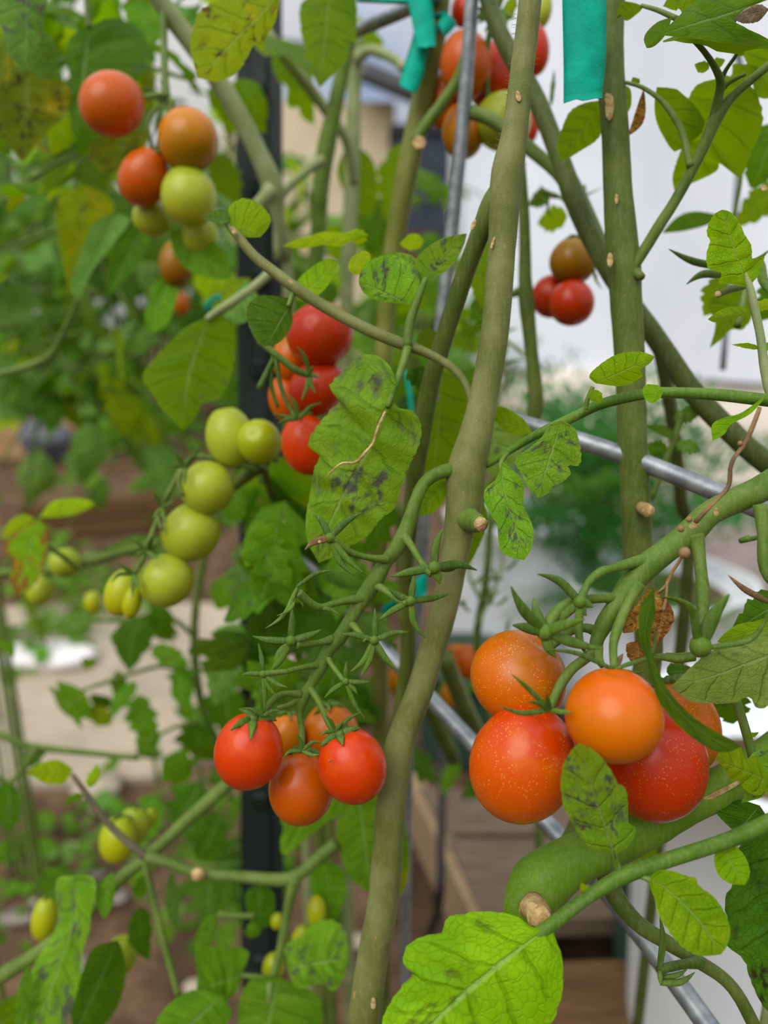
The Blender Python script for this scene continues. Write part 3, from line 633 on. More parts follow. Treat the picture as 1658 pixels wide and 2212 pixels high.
for x, y, w, h, r in ((1044, 930, 17, 84, -.12), (1119, 208, 12, 26, .2), (1064, 525, 7, 30, -.3)): scar(VA, x, y, (.270+.3*(y/2212)*.1) - 25*.27/F*.96, w, h, r)
scar(VA, 1022, 486, .272-19*.272/F, 10, 26, -.4); scar(VA, 806, 2168, .297-36*.3/F, 12, 28, 0)
# hairs along the main stem
hm = MB(); rg = random.Random(3)
for i in range(260):
    y = rg.uniform(-20, 1700); xs = [(0, 1144), (200, 1122), (370, 1097), (540, 1084), (800, 1056), (1000, 1010), (1190, 984), (1390, 938), (1640, 856), (1800, 842)]
    for (ya, xa), (yb, xb) in zip(xs, xs[1:]):
        if ya <= y <= yb or (y < 0 and ya == 0): xc = xa+(xb-xa)*(y-ya)/(yb-ya); break
    d = .270+.03*y/2230; sd = rg.choice((-1, 1)); hw_ = 29 if y < 300 or y > 440 else 33
    a = P(xc+sd*hw_*.85, y, d); b = P(xc+sd*(hw_+rg.uniform(4, 13)), y+rg.uniform(-8, 5), d-.001); u = UPV*.00006
    hm.add([a+u, b, a-u, a-u+FWD*.0001], [[0, 1, 2], [2, 1, 3], [3, 1, 0]])
setp(obj('hairs', hm.v, hm.f, STP, VA), kind='stuff')
# central truss with its empty calyces
D1 = .268
TR1 = truss(VA, None, stem([(1008, 1024, 50, .285), (978, 1016, 34, .282), (942, 1024, 28, .279), (915, 1046, 28, .2765), (896, 1085, 28), (882, 1130, 32), (866, 1170, 38), (835, 1212, 30), (812, 1250, 38), (782, 1295, 36), (762, 1330, 30), (735, 1375, 32), (710, 1405, 28), (692, 1440, 30), (674, 1475, 22), (655, 1508, 26), (648, 1540, 16), (652, 1580, 13), (652, 1625, 13)], D1+.006, D1+.012, sides=14))
ped = lambda pts, d0=D1, d1=None, mat=None, par=None: part('pedicel', [stem(pts, d0, d0 if d1 is None else d1, sides=9)], mat or ST3, par or TR1)
ped([(838, 1208, 20), (800, 1205, 15), (770, 1198, 14), (750, 1190, 17), (735, 1178, 15), (716, 1164, 16)], D1+.006, D1-.004)
star(TR1, (712, 1162), D1-.004, [(677, 1110, .1), (783, 1106, -.06), (766, 1244, .1), (785, 1238, .05)], 20)
sepal(TR1, (712, 1162), (658, 1188), 20, D1-.004, D1-.01, .12, DRY); scar(TR1, 690, 1170, D1-.0088, 8, 8)
ped([(872, 1158, 24), (888, 1180, 16), (905, 1208, 15), (922, 1232, 18), (932, 1238, 22)], D1+.006, D1)
star(TR1, (937, 1226), D1, [(957, 1142, -.08), (843, 1246, .02), (1030, 1232, -.10, .012), (950, 1262, 0), (1000, 1215, .1, .01)], 24)
ped([(808, 1262, 24), (830, 1275, 16), (858, 1295, 15), (880, 1303, 18)], D1+.008, D1)
star(TR1, (886, 1298), D1, [(893, 1240, .03), (968, 1284, .03, .008), (817, 1340, .03), (918, 1378, .12), (838, 1270, -.04)], 19)
ped([(785, 1292, 24), (755, 1296, 18), (720, 1304, 15), (690, 1312, 17), (664, 1298, 18), (644, 1280, 20)], D1+.008, D1-.004)
sepal(TR1, (640, 1268), (722, 1232), 12, D1-.004, D1-.008, -.1); sepal(TR1, (642, 1268), (572, 1358), 13, D1-.004, D1-.01, -.12); sepal(TR1, (640, 1275), (598, 1330), 11, D1-.003, D1-.01, -.2); sepal(TR1, (645, 1282), (655, 1312), 10, D1-.003); sepal(TR1, (680, 1312), (735, 1330), 12, D1, D1, -.1)
ped([(756, 1345, 22), (772, 1362, 13), (790, 1385, 13)], D1+.009, D1+.002)
star(TR1, (808, 1383), D1+.002, [(809, 1314, .03), (884, 1366, -.08), (735, 1370, .06), (755, 1452, -.1), (778, 1462, -.06), (858, 1448, .06)], 18)
ped([(718, 1380, 20), (690, 1388, 14), (660, 1392, 14), (640, 1394, 18)], D1+.009, D1)
star(TR1, (628, 1384), D1, [(631, 1312, .02), (545, 1374, -.05), (695, 1360, .04), (578, 1456, -.05), (590, 1440, .08)], 20)
ped([(692, 1436, 18), (660, 1440, 12), (620, 1450, 12)], D1+.010, D1)
star(TR1, (568, 1456), D1-.002, [(558, 1390, .03), (520, 1458, .05), (622, 1485, .08), (571, 1540, -.02), (600, 1505, .1)], 14); ped([(622, 1450, 12), (590, 1453, 13), (568, 1456, 15)], D1, D1-.002)
ped([(704, 1410, 18), (712, 1430, 12), (728, 1452, 11), (742, 1470, 12)], D1+.010, D1+.004)
star(TR1, (746, 1472), D1+.004, [(800, 1472, .03), (700, 1508, .05), (790, 1555, .06), (772, 1500, -.05), (748, 1428, 0)], 14)
ped([(650, 1500, 18), (620, 1498, 13), (596, 1506, 15), (576, 1530, 15), (566, 1548, 13)], D1+.010, D1+.004)
ped([(668, 1485, 16), (690, 1520, 13), (708, 1560, 13), (722, 1582, 13)], D1+.010, D1+.004)
ped([(654, 1500, 16), (630, 1520, 11), (600, 1530, 11)], D1+.010, D1+.012)
for c_, ts in (((568, 1546), [(562, 1470, 0), (520, 1530, .1), (606, 1535, -.1)]), ((724, 1578), [(780, 1538, -.05), (690, 1590, .1), (740, 1560, 0), (700, 1545, .1)]), ((652, 1622), [(610, 1640, .2), (700, 1606, -.2), (640, 1585, .1), (690, 1630, .1)])):
    for t in ts: sepal(TR1, c_, t[:2], 11, D1+.002, D1, t[2])
# --- fruit of the central truss
GC = 'red cherry tomatoes of the central truss'
tomato(537, 1622, D1+.006, 74, 84, 'brightred', 'glossy bright red cherry tomato, left one of the central truss', (.18, 1, .25), 5, .7, GC)
t2 = tomato(760, 1653, D1+.004, 74, 84, 'brightred', 'bright red cherry tomato touching the main stem, with a tiny dark speck', (-.35, 1, .25), 5, .6, GC)
tomato(651, 1700, D1+.022, 70, 80, 'rust', 'dull orange-red cherry tomato hanging lowest between two bright red ones', (.05, 1, -.1), 5, .5, GC)
tomato(618, 1598, D1+.036, 42, 60, 'gold', 'small golden cherry tomato half hidden behind the leftmost bright red one', (.1, 1, 0), 5, .6, GC)
tomato(714, 1588, D1+.045, 62, 70, 'amber', 'orange cherry tomato peeping out above the red one at the main stem', (-.1, 1, .1), 5, .6, GC)
tomato(690, 1655, D1+.055, 56, 66, 'rust', 'shaded rusty cherry tomato deep behind the central cluster', (0, 1, 0), 0, .5, GC)

# --- thick knobbly branch and right truss
VB = vine(1250, 2300, .26, 'very thick knobbly green vine at the lower right under the orange tomatoes')
part('main_stem', [stem([(1800, 1490, 70), (1720, 1580, 72), (1650, 1640, 78), (1570, 1692, 84), (1480, 1738, 88), (1400, 1780, 92), (1320, 1822, 98), (1230, 1862, 106), (1170, 1905, 124), (1142, 1955, 112), (1118, 2010, 84), (1095, 2080, 76), (1075, 2180, 74), (1062, 2300, 78)], .272, .252, sides=22, ground=True)], STB, VB)
part('cut_stub', [stem([(1150, 1960, 60), (1160, 1972, 54), (1166, 1980, 46)], .242, .228, sides=12, wob=.08)], CUT, VB)
part('dry_flake', [stem([(1150, 1950, 26), (1146, 1990, 16), (1160, 2012, 10), (1168, 2020, 3)], .229, .231, sides=7, flat=.4), stem([(1170, 1985, 24), (1190, 1996, 14), (1180, 2005, 6)], .229, .231, sides=7, flat=.4)], CUT, VB)
scar(VB, 1535, 1722, .2592, 14, 180, -1.08)
D2 = .236
TR2 = truss(VB, None, stem([(1790, 950, 62), (1700, 1020, 60), (1640, 1058, 58), (1585, 1082, 56), (1530, 1112, 54), (1490, 1150, 58), (1440, 1190, 52), (1398, 1222, 56), (1360, 1264, 50), (1330, 1308, 40), (1308, 1342, 40), (1290, 1380, 30), (1284, 1408, 28)], D2+.012, D2+.004, sides=16))
part('vine_arm', [stem([(1780, 955, 60), (1900, 1050, 62), (1990, 1250, 66), (1900, 1400, 70), (1800, 1490, 70)], .25, .272, sides=14)], ST2, VB)
p2 = lambda pts, d0=D2+.004, d1=None: part('pedicel', [stem(pts, d0, d0 if d1 is None else d1, sides=10)], ST3, TR2)
p2([(1400, 1212, 34), (1378, 1213, 28), (1345, 1222, 22), (1318, 1230, 20), (1298, 1236, 22), (1278, 1250, 18), (1263, 1272, 17), (1252, 1300, 22)], D2+.006, D2-.004)
star(TR2, (1252, 1300), D2-.005, [(1160, 1240, .12), (1280, 1312, -.05), (1200, 1352, .05, .004), (1268, 1420, .10), (1266, 1330, .1)], 24)
p2([(1338, 1292, 30), (1310, 1292, 22), (1278, 1294, 20), (1240, 1296, 20)], D2+.006, D2)
p2([(1236, 1298, 22), (1206, 1318, 26), (1186, 1345, 26), (1176, 1368, 20)], D2, D2-.002)
star(TR2, (1176, 1366), D2-.006, [(1103, 1267, -.06, -.008), (1152, 1292, -.04, .006), (1106, 1350, .02, -.004), (1262, 1338, -.02, -.008), (1296, 1402, .03), (1200, 1420, .1)], 30)
p2([(1292, 1366, 26), (1264, 1356, 20), (1232, 1364, 18), (1204, 1386, 16), (1188, 1400, 14)], D2+.008, D2+.010)
p2([(1376, 1262, 36), (1362, 1290, 24), (1346, 1326, 22), (1330, 1366, 22), (1324, 1400, 18), (1326, 1444, 18)], D2+.004, D2-.006)
p2([(1290, 1400, 26), (1262, 1424, 22), (1234, 1446, 22), (1212, 1476, 22), (1196, 1510, 20), (1186, 1530, 20)], D2+.004, D2-.002)
p2([(1290, 1395, 24), (1292, 1420, 20), (1302, 1440, 14)], D2+.004, D2)
p2([(1498, 1158, 44), (1508, 1190, 28), (1514, 1240, 26), (1517, 1290, 29), (1516, 1340, 24), (1512, 1400, 26)], D2+.006, D2-.004)
star(TR2, (1512, 1396), D2-.006, [(1574, 1284, -.05, -.006)], 40)
sepal(TR2, (1510, 1402), (1416, 1288), 24, D2-.006, D2-.014, .28); sepal(TR2, (1518, 1402), (1668, 1300), 17, D2-.006, D2-.012, .22)
p2([(1500, 1420, 16), (1460, 1424, 16), (1420, 1420, 16), (1412, 1450, 14)], D2+.006, D2+.016); p2([(1512, 1412, 14), (1470, 1416, 12), (1438, 1416, 12)], D2+.008, D2+.016)
p2([(1640, 1090, 30), (1648, 1150, 26), (1652, 1230, 24), (1690, 1280, 24)], D2+.004, D2); p2([(1640, 1160, 10), (1600, 1168, 12), (1618, 1162, 14)], D2+.01, D2)
sepal(TR2, (1326, 1446), (1168, 1404), 14, D2-.010, D2-.012, .08); sepal(TR2, (1326, 1446), (1412, 1340), 13, D2-.010, D2-.010, .3); sepal(TR2, (1326, 1444), (1345, 1412), 18, D2-.006, D2-.004, 0, DRY); sepal(TR2, (1326, 1446), (1392, 1452), 12, D2-.008, D2-.004, .05)
for t in [(1104, 1456, .02), (1076, 1524, -.1), (1236, 1538, .04), (1140, 1516, .1), (1180, 1500, 0)]: sepal(TR2, (1188, 1534), t[:2], 15, D2-.014, D2-.019, t[2])
part('dry_stalk', [stem([(1640, 880, 8), (1612, 950, 11), (1580, 1000, 9), (1572, 1050, 10), (1545, 1082, 9), (1500, 1128, 10)], D2-.004, D2-.006, sides=7, wob=.2)], DRY, TR2)
[part('dry_bud', [knob(P(x_, y_, D2-.005), r_*.23/F)], DRY, TR2) for x_, y_, r_ in ((1478, 1194, 13), (1598, 958, 6), (1470, 1142, 8), (1488, 1122, 7))]
scar(TR2, 1498, 1136, D2-.0015, 26, 14, .3); scar(TR2, 1546, 1106, D2-.0012, 12, 22, 0)
part('dry_stalk', [stem([(1474, 1200, 7), (1452, 1234, 7), (1440, 1262, 8), (1420, 1280, 6)], D2-.004, D2+.002, sides=6, wob=.2), stem([(1440, 1256, 6), (1438, 1290, 6), (1432, 1320, 9)], D2, D2, sides=6)], DRY, TR2)
DRYL = leaf_mat('leaf_withered', rgb(140, 92, 34), rgb(188, 138, 60), rgb(120, 86, 50), rgb(120, 60, 10), spot=rgb(40, 28, 20), spots=1.2, tr=.15); LF['dry'] = DRYL
tleaf(TR2, 'dry', (1425, 1278), (1345, 1368), [(1395, 1275), (1372, 1310), (1340, 1322)], [(1430, 1310), (1400, 1335), (1375, 1362)], D2+.004, D2+.002, quilt=.05, curl=.5, fold=.6, crumple=.22, name='withered_leaf')
tleaf(TR2, 'dry', (1436, 1290), (1412, 1412), [(1400, 1330), (1402, 1375)], [(1458, 1330), (1446, 1360), (1424, 1390)], D2+.004, D2+.002, quilt=.05, curl=.6, fold=.5, crumple=.22, name='withered_leaf')
tleaf(TR2, 'dry', (1375, 1385), (1382, 1440), [(1355, 1392), (1362, 1425)], [(1385, 1395), (1398, 1420)], D2+.006, D2+.004, quilt=.05, curl=.6, crumple=.22, name='withered_leaf')
sepal(TR2, (1658, 1300), (1572, 1242), 18, D2+.004, D2, -.05, DRY)
tleaf(TR2, 'dark', (1412, 1270), (1602, 1612), [(1380, 1310), (1378, 1370), (1396, 1430), (1420, 1510), (1480, 1580), (1550, 1622)], [(1412, 1320), (1402, 1380), (1412, 1430), (1450, 1500), (1510, 1556), (1560, 1586)], D2-.016, D2-.022, mid=[(1398, 1330), (1392, 1390), (1418, 1470), (1480, 1550), (1540, 1596)], tA=.5, tB=.5, fold=.9, curl=.2, name='wilted_leaf', label='long folded wilted leaf lying over the red tomato')
GR = 'ripening cherry tomatoes of the right truss'
tomato(1120, 1462, D2+.018, 106, 98, 'amber', 'amber-orange tomato with pale specks, uppermost of the right cluster', (.45, .85, .35), 0, .6, GR)
tomato(1129, 1648, D2+.006, 113, 131, 'redorange', 'largest red-orange speckled tomato at the lower left of the right cluster', (.28, 1, .30), 0, .6, GR)
t8 = tomato(1325, 1544, D2-.012, 104, 101, 'orange', 'plain smooth orange tomato at the front of the right cluster', (.02, 1, .12), 0, .6, GR)
tomato(1408, 1642, D2+.014, 116, 128, 'crimson', 'dark red tomato behind the smooth orange one, partly under a wilted leaf', (-.1, 1, .05), 0, .6, GR)
tomato(1468, 1566, D2+.034, 82, 104, 'amber', 'orange tomato mostly hidden behind the wilted leaf at the right', (-.25, 1, 0), 4, .5, GR)
c_ = P(1283, 1610, D2-.0202); obj('blemish', *tube([c_+UPV*.0014, c_+UPV*.0004+RGT*.0002, c_-UPV*.0016], [.0002, .0006, .0003], 6, .5), CUT, t8)
c_ = P(712, 1643, D1-.0075); obj('speck', *knob(c_, .0005), DRY, t2)
# leaf with a long stalk at the lower right
L1 = stalk(VB, [(1780, 1720, 40), (1658, 1778, 36), (1580, 1812, 33), (1470, 1848, 32), (1400, 1872, 34), (1340, 1894, 34), (1270, 1938, 28), (1200, 1990, 30), (1150, 2028, 28), (1090, 2074, 22)], .232, .226, STL, sides=12)
tleaf(L1, 'spotbig', (1190, 1998), (845, 2300), [(1150, 2004), (1122, 1983), (1080, 1972), (1030, 1971), (985, 1978), (960, 1990), (957, 2014), (915, 2022), (885, 2038), (870, 2066), (876, 2090), (892, 2104), (862, 2140), (838, 2178), (824, 2222)], [(1200, 2030), (1212, 2062), (1217, 2110), (1212, 2170), (1180, 2235), (1110, 2290), (1000, 2320)], .226, .214, mid=[(1100, 2066), (1000, 2148), (900, 2245)], tA=.25, tB=-.10, quilt=.05, fold=.10, curl=.15, n=48, label='broad bright leaf with bronze blotches at the bottom')
tleaf(L1, 'spot', (1336, 1884), (1252, 1606), [(1316, 1842), (1284, 1842), (1264, 1822), (1248, 1800), (1228, 1762), (1214, 1732), (1210, 1690), (1218, 1650), (1236, 1618)], [(1332, 1846), (1350, 1834), (1368, 1812), (1374, 1788), (1358, 1780), (1356, 1722), (1346, 1697), (1334, 1692), (1314, 1655), (1284, 1622)], .228, .208, mid=[(1318, 1820), (1284, 1720)], tA=.3, tB=.1, fold=.12)
tleaf(L1, 'fresh', (1398, 1898), (1556, 2062), [(1422, 1880), (1452, 1882), (1486, 1893), (1503, 1896), (1508, 1913), (1540, 1936), (1566, 1968), (1580, 2004), (1572, 2040)], [(1406, 1922), (1416, 1946), (1424, 1976), (1448, 2016), (1474, 2046), (1512, 2066)], .226, .222, mid=[(1440, 1920), (1510, 1990)], tA=.2, tB=-.3, fold=.05)
tleaf(L1, 'fresh', (1556, 1828), (1608, 1912), [(1580, 1822), (1606, 1846), (1620, 1884)], [(1542, 1850), (1550, 1888), (1576, 1908)], .232, .226)
wleaf(L1, 'lime', (1268, 1932), (1256, 1908), 20, .228, kind='round'); stalk(L1, [(1340, 1894, 20), (1332, 1870, 17), (1322, 1840, 13)], .229, .228, ST3)
stalk(L1, [(1352, 1890, 14), (1380, 1892, 12), (1405, 1902, 12)], .230, .226, ST3); stalk(L1, [(1520, 1832, 14), (1540, 1834, 12), (1560, 1830, 10)], .232, .232, ST3)
LF['darkb'] = leaf_mat('leaf_dark_bronzed', rgb(48, 88, 6), rgb(68, 112, 12), rgb(92, 122, 50), rgb(100, 150, 4), spot=rgb(44, 40, 22), spots=2.2)
tleaf(L1, 'darkb', (1690, 1770), (1690, 2210), [(1640, 1790), (1600, 1830), (1585, 1868), (1592, 1900), (1566, 1950), (1572, 2000), (1570, 2044), (1606, 2074), (1622, 2120), (1648, 2176)], [(1740, 1820), (1790, 1940), (1770, 2060), (1730, 2160)], .246, .238, tA=.1, tB=-.4, n=44, label='large dark bronzed leaf at the lower right edge')
tleaf(VB, 'fresh', (1668, 1690), (1544, 1640), [(1640, 1640), (1612, 1640), (1600, 1612), (1580, 1618), (1560, 1620)], [(1640, 1720), (1612, 1708), (1600, 1690), (1580, 1686), (1566, 1662)], .24, .232, quilt=.12)
tleaf(VB, 'spot', (1690, 1620), (1600, 1735), [(1640, 1620), (1612, 1650), (1616, 1690)], [(1680, 1690), (1650, 1720), (1630, 1728)], .246, .24, quilt=.12)
tleaf(VB, 'dark', (1640, 1740), (1590, 1800), [(1590, 1726), (1545, 1735), (1560, 1770)], [(1660, 1770), (1640, 1798), (1615, 1802)], .262, .258)
wleaf(VB, 'back', (1400, 1800), (1330, 1900), 90, .285, .29, 'lobed'); wleaf(VB, 'back', (1300, 1850), (1385, 1862), 60, .29, .29, 'lobed')
L3 = stalk(VB, [(1810, 1360, 16), (1740, 1392, 14), (1700, 1405, 12)], .26, .236, ST3)
LF['underside'] = leaf_mat('leaf_underside', rgb(120, 152, 60), rgb(144, 172, 84), rgb(146, 172, 96), rgb(150, 184, 24), spots=.35, tr=.4)
tleaf(L3, 'underside', (1760, 1378), (1448, 1484), [(1690, 1360), (1640, 1368), (1600, 1388), (1560, 1398), (1530, 1410), (1500, 1436), (1472, 1462)], [(1720, 1500), (1672, 1524), (1642, 1532), (1624, 1506), (1590, 1518), (1540, 1520), (1490, 1514)], .242, .232, mid=[(1640, 1422), (1540, 1460)], tA=.3, tB=.0, n=44, label='pale toothed leaf tip hanging in from the right edge')
tleaf(L3, 'fresh', (1740, 1330), (1548, 1386), [(1690, 1320), (1640, 1340), (1600, 1348), (1570, 1364)], [(1700, 1372), (1640, 1384), (1590, 1398)], .25, .244); wleaf(L3, 'dark', (1720, 1290), (1590, 1350), 90, .27, .265)
wleaf(VB, 'dark', (1560, 1470), (1590, 1600), 90, .29, .29, 'ovate'); part('leaf_stalk', [stem([(1588, 1510, 20), (1610, 1580, 20), (1632, 1660, 22)], .262, .258, sides=9)], STG, VB)
wleaf(VB, 'fresh', (1612, 1590), (1640, 1582), 12, .258, kind='narrow'); wleaf(VB, 'dark', (1440, 1455), (1510, 1440), 40, .275, kind='narrow')
part('side_stem', [stem([(1290, 1830, 46), (1320, 1920, 42), (1372, 1990, 36), (1440, 2036, 32), (1500, 2072, 30), (1560, 2112, 28), (1600, 2160, 28), (1640, 2240, 28)], .275, .262, sides=12)], ST2, VB)
TR3 = part('truss', [stem([(1510, 2078, 28), (1480, 2082, 20), (1440, 2090, 20), (1424, 2096, 20)], .264, .252, sides=9)], SEP, VB)
for t in [(1424, 1976, .06, 18), (1426, 2128, .0, 14)]: sepal(TR3, (1424, 2096), t[:2], t[3], .252, .25, t[2])
sepal(TR3, (1424, 2124), (1500, 2100), 18, .251, .249, .14); sepal(TR3, (1430, 2112), (1485, 2092), 14, .253, .25, .1)

# --- tall right vine
VC = vine(1330, 1750, .32, 'straight tall green vine with pale scars beside the flat teal tie')
part('main_stem', [stem([(1322, -80, 58), (1318, 60, 56), (1320, 180, 58), (1328, 300, 58), (1336, 430, 62), (1344, 560, 72), (1352, 640, 68), (1358, 760, 64), (1364, 900, 62), (1370, 1050, 62), (1376, 1180, 62), (1384, 1290, 60), (1400, 1400, 58), (1370, 1560, 58), (1280, 1740, 60), (1180, 1960, 64), (1110, 2200, 66)], .302, .31, sides=20, ground=True)], ST2, VC)
for x, y, w, h, r in ((1316, 232, 20, 62, -.05), (1312, 215, 14, 30, .1), (1331, 430, 8, 24, 0), (1317, 562, 14, 34, 0)): scar(VC, x, y, .302-28*.302/F, w, h, r)
part('cut_stub', [stem([(1372, 590, 26), (1386, 598, 16)], .30, .296, sides=8)], ST2, VC); part('cut_stub', [stem([(1385, 1096, 26), (1396, 1102, 30), (1400, 1104, 26)], .30, .285, sides=9)], CUT, VC)
part('side_stem', [stem([(1356, 590, 26), (1378, 560, 24), (1420, 492, 24), (1460, 430, 23), (1502, 350, 24), (1530, 292, 26), (1545, 258, 28), (1578, 212, 20), (1630, 166, 18), (1720, 90, 16)], .302, .27, sides=12)], STG, VC)
B2 = part('side_stem', [stem([(1538, 275, 26), (1550, 215, 20), (1555, 175, 18), (1540, 140, 14), (1515, 105, 12), (1495, 85, 10)], .285, .265, sides=10), stem([(1555, 178, 14), (1568, 150, 9), (1590, 118, 8), (1600, 100, 6)], .28, .27, sides=8), stem([(1555, 200, 12), (1575, 178, 9), (1610, 160, 8)], .28, .275, sides=8), stem([(1490, 360, 17), (1482, 320, 15), (1470, 280, 14), (1450, 245, 13), (1425, 215, 11), (1385, 188, 9), (1350, 178, 8)], .287, .30, sides=9)], STG, VC)
tleaf(VC, 'back', (1760, -40), (1424, 76), [(1640, -80), (1560, -40), (1500, -4), (1470, 28)], [(1445, 84), (1470, 84), (1500, 93), (1526, 91), (1544, 105), (1571, 108), (1606, 111), (1640, 96), (1700, 92)], .27, .252, tA=.2, tB=.0, n=40, mid=[(1600, 20), (1500, 50)], label='broad backlit leaf with a dead grey patch at the top right corner')
LF['dead'] = leaf_mat('leaf_dead_patch', rgb(112, 94, 70), rgb(146, 128, 100), rgb(120, 100, 80), rgb(70, 55, 35), tr=.15)
tleaf(VC, 'dead', (1660, 20), (1584, 42), [(1640, 8), (1606, 22)], [(1640, 44), (1610, 50)], .2535, .2515, quilt=.03, crumple=.1, name='dead_patch')
tleaf(VC, 'back', (1450, 38), (1396, 104), [(1420, 46), (1392, 76)], [(1440, 70), (1415, 98)], .268, .262)
wleaf(VC, 'back', (1540, -20), (1438, 14), 60, .27, .27, 'lobed'); stalk(VC, [(1460, 40, 12), (1420, 22, 10), (1385, 12, 8)], .27, .285)
tleaf(VC, 'back', (1388, 14), (1330, 40), [(1368, 5), (1340, 4)], [(1380, 26), (1352, 44), (1340, 30)], .285, .29)
tleaf(VC, 'back', (1306, 216), (1210, 346), [(1262, 222), (1230, 240), (1214, 275), (1202, 312)], [(1308, 260), (1290, 300), (1252, 326), (1226, 342)], .308, .318)
tleaf(VC, 'back', (1342, 182), (1346, 256), [(1362, 192), (1362, 230)], [(1334, 205), (1336, 240)], .306, .31); wleaf(VC, 'back', (1375, 185), (1366, 165), 22, .3, kind='round')
tleaf(VC, 'back', (1418, 188), (1456, 328), [(1460, 192), (1478, 205), (1500, 225), (1522, 262), (1512, 290), (1480, 318)], [(1414, 230), (1424, 275), (1442, 312)], .30, .315)
tleaf(VC, 'back', (1560, 168), (1456, 412), [(1608, 180), (1634, 200), (1648, 250), (1645, 285), (1625, 330), (1598, 388), (1580, 368), (1556, 352), (1545, 372), (1500, 394)], [(1500, 190), (1475, 260), (1480, 300), (1462, 350), (1452, 384)], .30, .33, n=44, mid=[(1550, 260), (1500, 350)], label='large backlit leaf against the white wall below the forked shoot')
tleaf(VC, 'back', (1690, 100), (1630, 208), [(1640, 96), (1605, 110), (1618, 150)], [(1690, 180), (1660, 212)], .30, .31); wleaf(VC, 'back', (1660, 130), (1560, 190), 70, .31, .31, 'lobed'); wleaf(VC, 'back', (1530, 150), (1500, 138), 26, .285, kind='round'); wleaf(VC, 'fresh', (1535, 145), (1570, 128), 28, .285, kind='round'); wleaf(VC, 'back', (1595, 112), (1606, 120), 14, .27, kind='round')
wleaf(VC, 'dark', (1690, 270), (1615, 405), 120, .36, .37, 'ovate'); wleaf(VC, 'back', (1690, 400), (1590, 480), 70, .4, .4, 'ovate')
tleaf(VC, 'dark', (1552, 464), (1428, 504), [(1500, 456), (1462, 468)], [(1530, 484), (1480, 498)], .37, .38); stalk(VC, [(1602, 360, 8), (1594, 420, 8), (1582, 470, 8)], .36, .37)
tleaf(VC, 'back', (1620, 610), (1532, 752), [(1560, 630), (1530, 660), (1545, 700)], [(1625, 680), (1605, 712), (1580, 712), (1555, 735)], .33, .34); wleaf(VC, 'back', (1560, 600), (1520, 680), 60, .34, .34, 'ovate'); wleaf(VC, 'dark', (1690, 600), (1640, 690), 70, .35)
tleaf(VC, 'dry', (1390, 190), (1354, 296), [(1378, 225), (1366, 262)], [(1396, 240), (1384, 272)], .30, .305, quilt=.05, curl=.6, crumple=.3, name='withered_leaf')
scar(VC, 1650, 407, .27, 15, 15)
ST4 = stem_mat('stem_dark_green', rgb(58, 70, 18), rgb(76, 88, 32), scars=.6)  # darker green tone of the slanting vine
VD = vine(1430, 1300, .42, 'dark slanting vine crossing behind the tall right one towards the right edge')
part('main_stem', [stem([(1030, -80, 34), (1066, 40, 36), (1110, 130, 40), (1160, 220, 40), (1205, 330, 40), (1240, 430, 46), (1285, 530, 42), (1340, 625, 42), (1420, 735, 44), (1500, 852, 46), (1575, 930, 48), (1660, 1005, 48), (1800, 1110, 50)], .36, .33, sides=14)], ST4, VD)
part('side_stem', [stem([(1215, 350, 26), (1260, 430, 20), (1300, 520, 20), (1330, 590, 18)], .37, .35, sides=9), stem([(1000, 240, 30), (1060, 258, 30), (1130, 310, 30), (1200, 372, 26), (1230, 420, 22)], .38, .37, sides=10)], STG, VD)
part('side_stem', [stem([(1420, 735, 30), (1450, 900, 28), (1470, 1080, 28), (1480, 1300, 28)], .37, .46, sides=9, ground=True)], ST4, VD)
scar(VD, 1236, 448, .352-20*.352/F, 26, 30)
VH = vine(1155, 890, .43, 'slender upright vine beside the small red cluster, right of the main stem')
part('main_stem', [stem([(1120, 330, 24), (1132, 480, 24), (1134, 600, 28), (1136, 650, 34), (1148, 760, 28), (1156, 860, 34), (1146, 915, 30), (1100, 985, 28), (1030, 1090, 26), (985, 1200, 26), (940, 1390, 26), (880, 1570, 26), (850, 1720, 26), (832, 1860, 26)], .37, .43, sides=12, ground=True)], ST2, VH)
part('side_stem', [stem([(1136, 620, 24), (1115, 632, 18), (1090, 640, 14)], .40, .40, sides=8)], ST2, VH); part('cut_end', [knob(P(1158, 872, .405), .0045)], CUT, VH)
GM = 'cherry tomatoes of the small cluster before the white wall'
tomato(1237, 564, .395, 50, 50, 'olive', 'olive-orange tomato on top of the small cluster before the white wall', (.1, 1, .1), 5, .5, GM)
tomato(1234, 654, .39, 49, 49, 'crimson', 'round dull red tomato at the front of the small cluster by the white wall', (.1, 1, 0), 0, .5, GM)
tomato(1190, 640, .41, 42, 46, 'crimson', 'dark red tomato half hidden at the left of the small wall-side cluster', (.1, 1, 0), 0, .5, GM)
TRH = part('truss', [stem([(1260, 400, 9), (1266, 470, 8), (1250, 515, 8)], .39, .395, sides=7), stem([(1165, 410, 7), (1215, 430, 8), (1245, 480, 8)], .40, .395, sides=7)], STG, VD)
for t in [(1150, 440), (1185, 445), (1300, 405), (1165, 400), (1190, 470)]: sepal(TRH, (1165+random.uniform(-4, 40), 425), t, 8, .40, .40, .1)
for t in [(1290, 600), (1295, 570), (1300, 625)]: sepal(TRH, (1280, 570), t, 8, .39, .39, .1)
wleaf(VD, 'fresh', (1225, 470), (1150, 480), 60, .41, .42, 'ovate'); wleaf(VD, 'dark', (1190, 420), (1140, 440), 40, .42, .42)
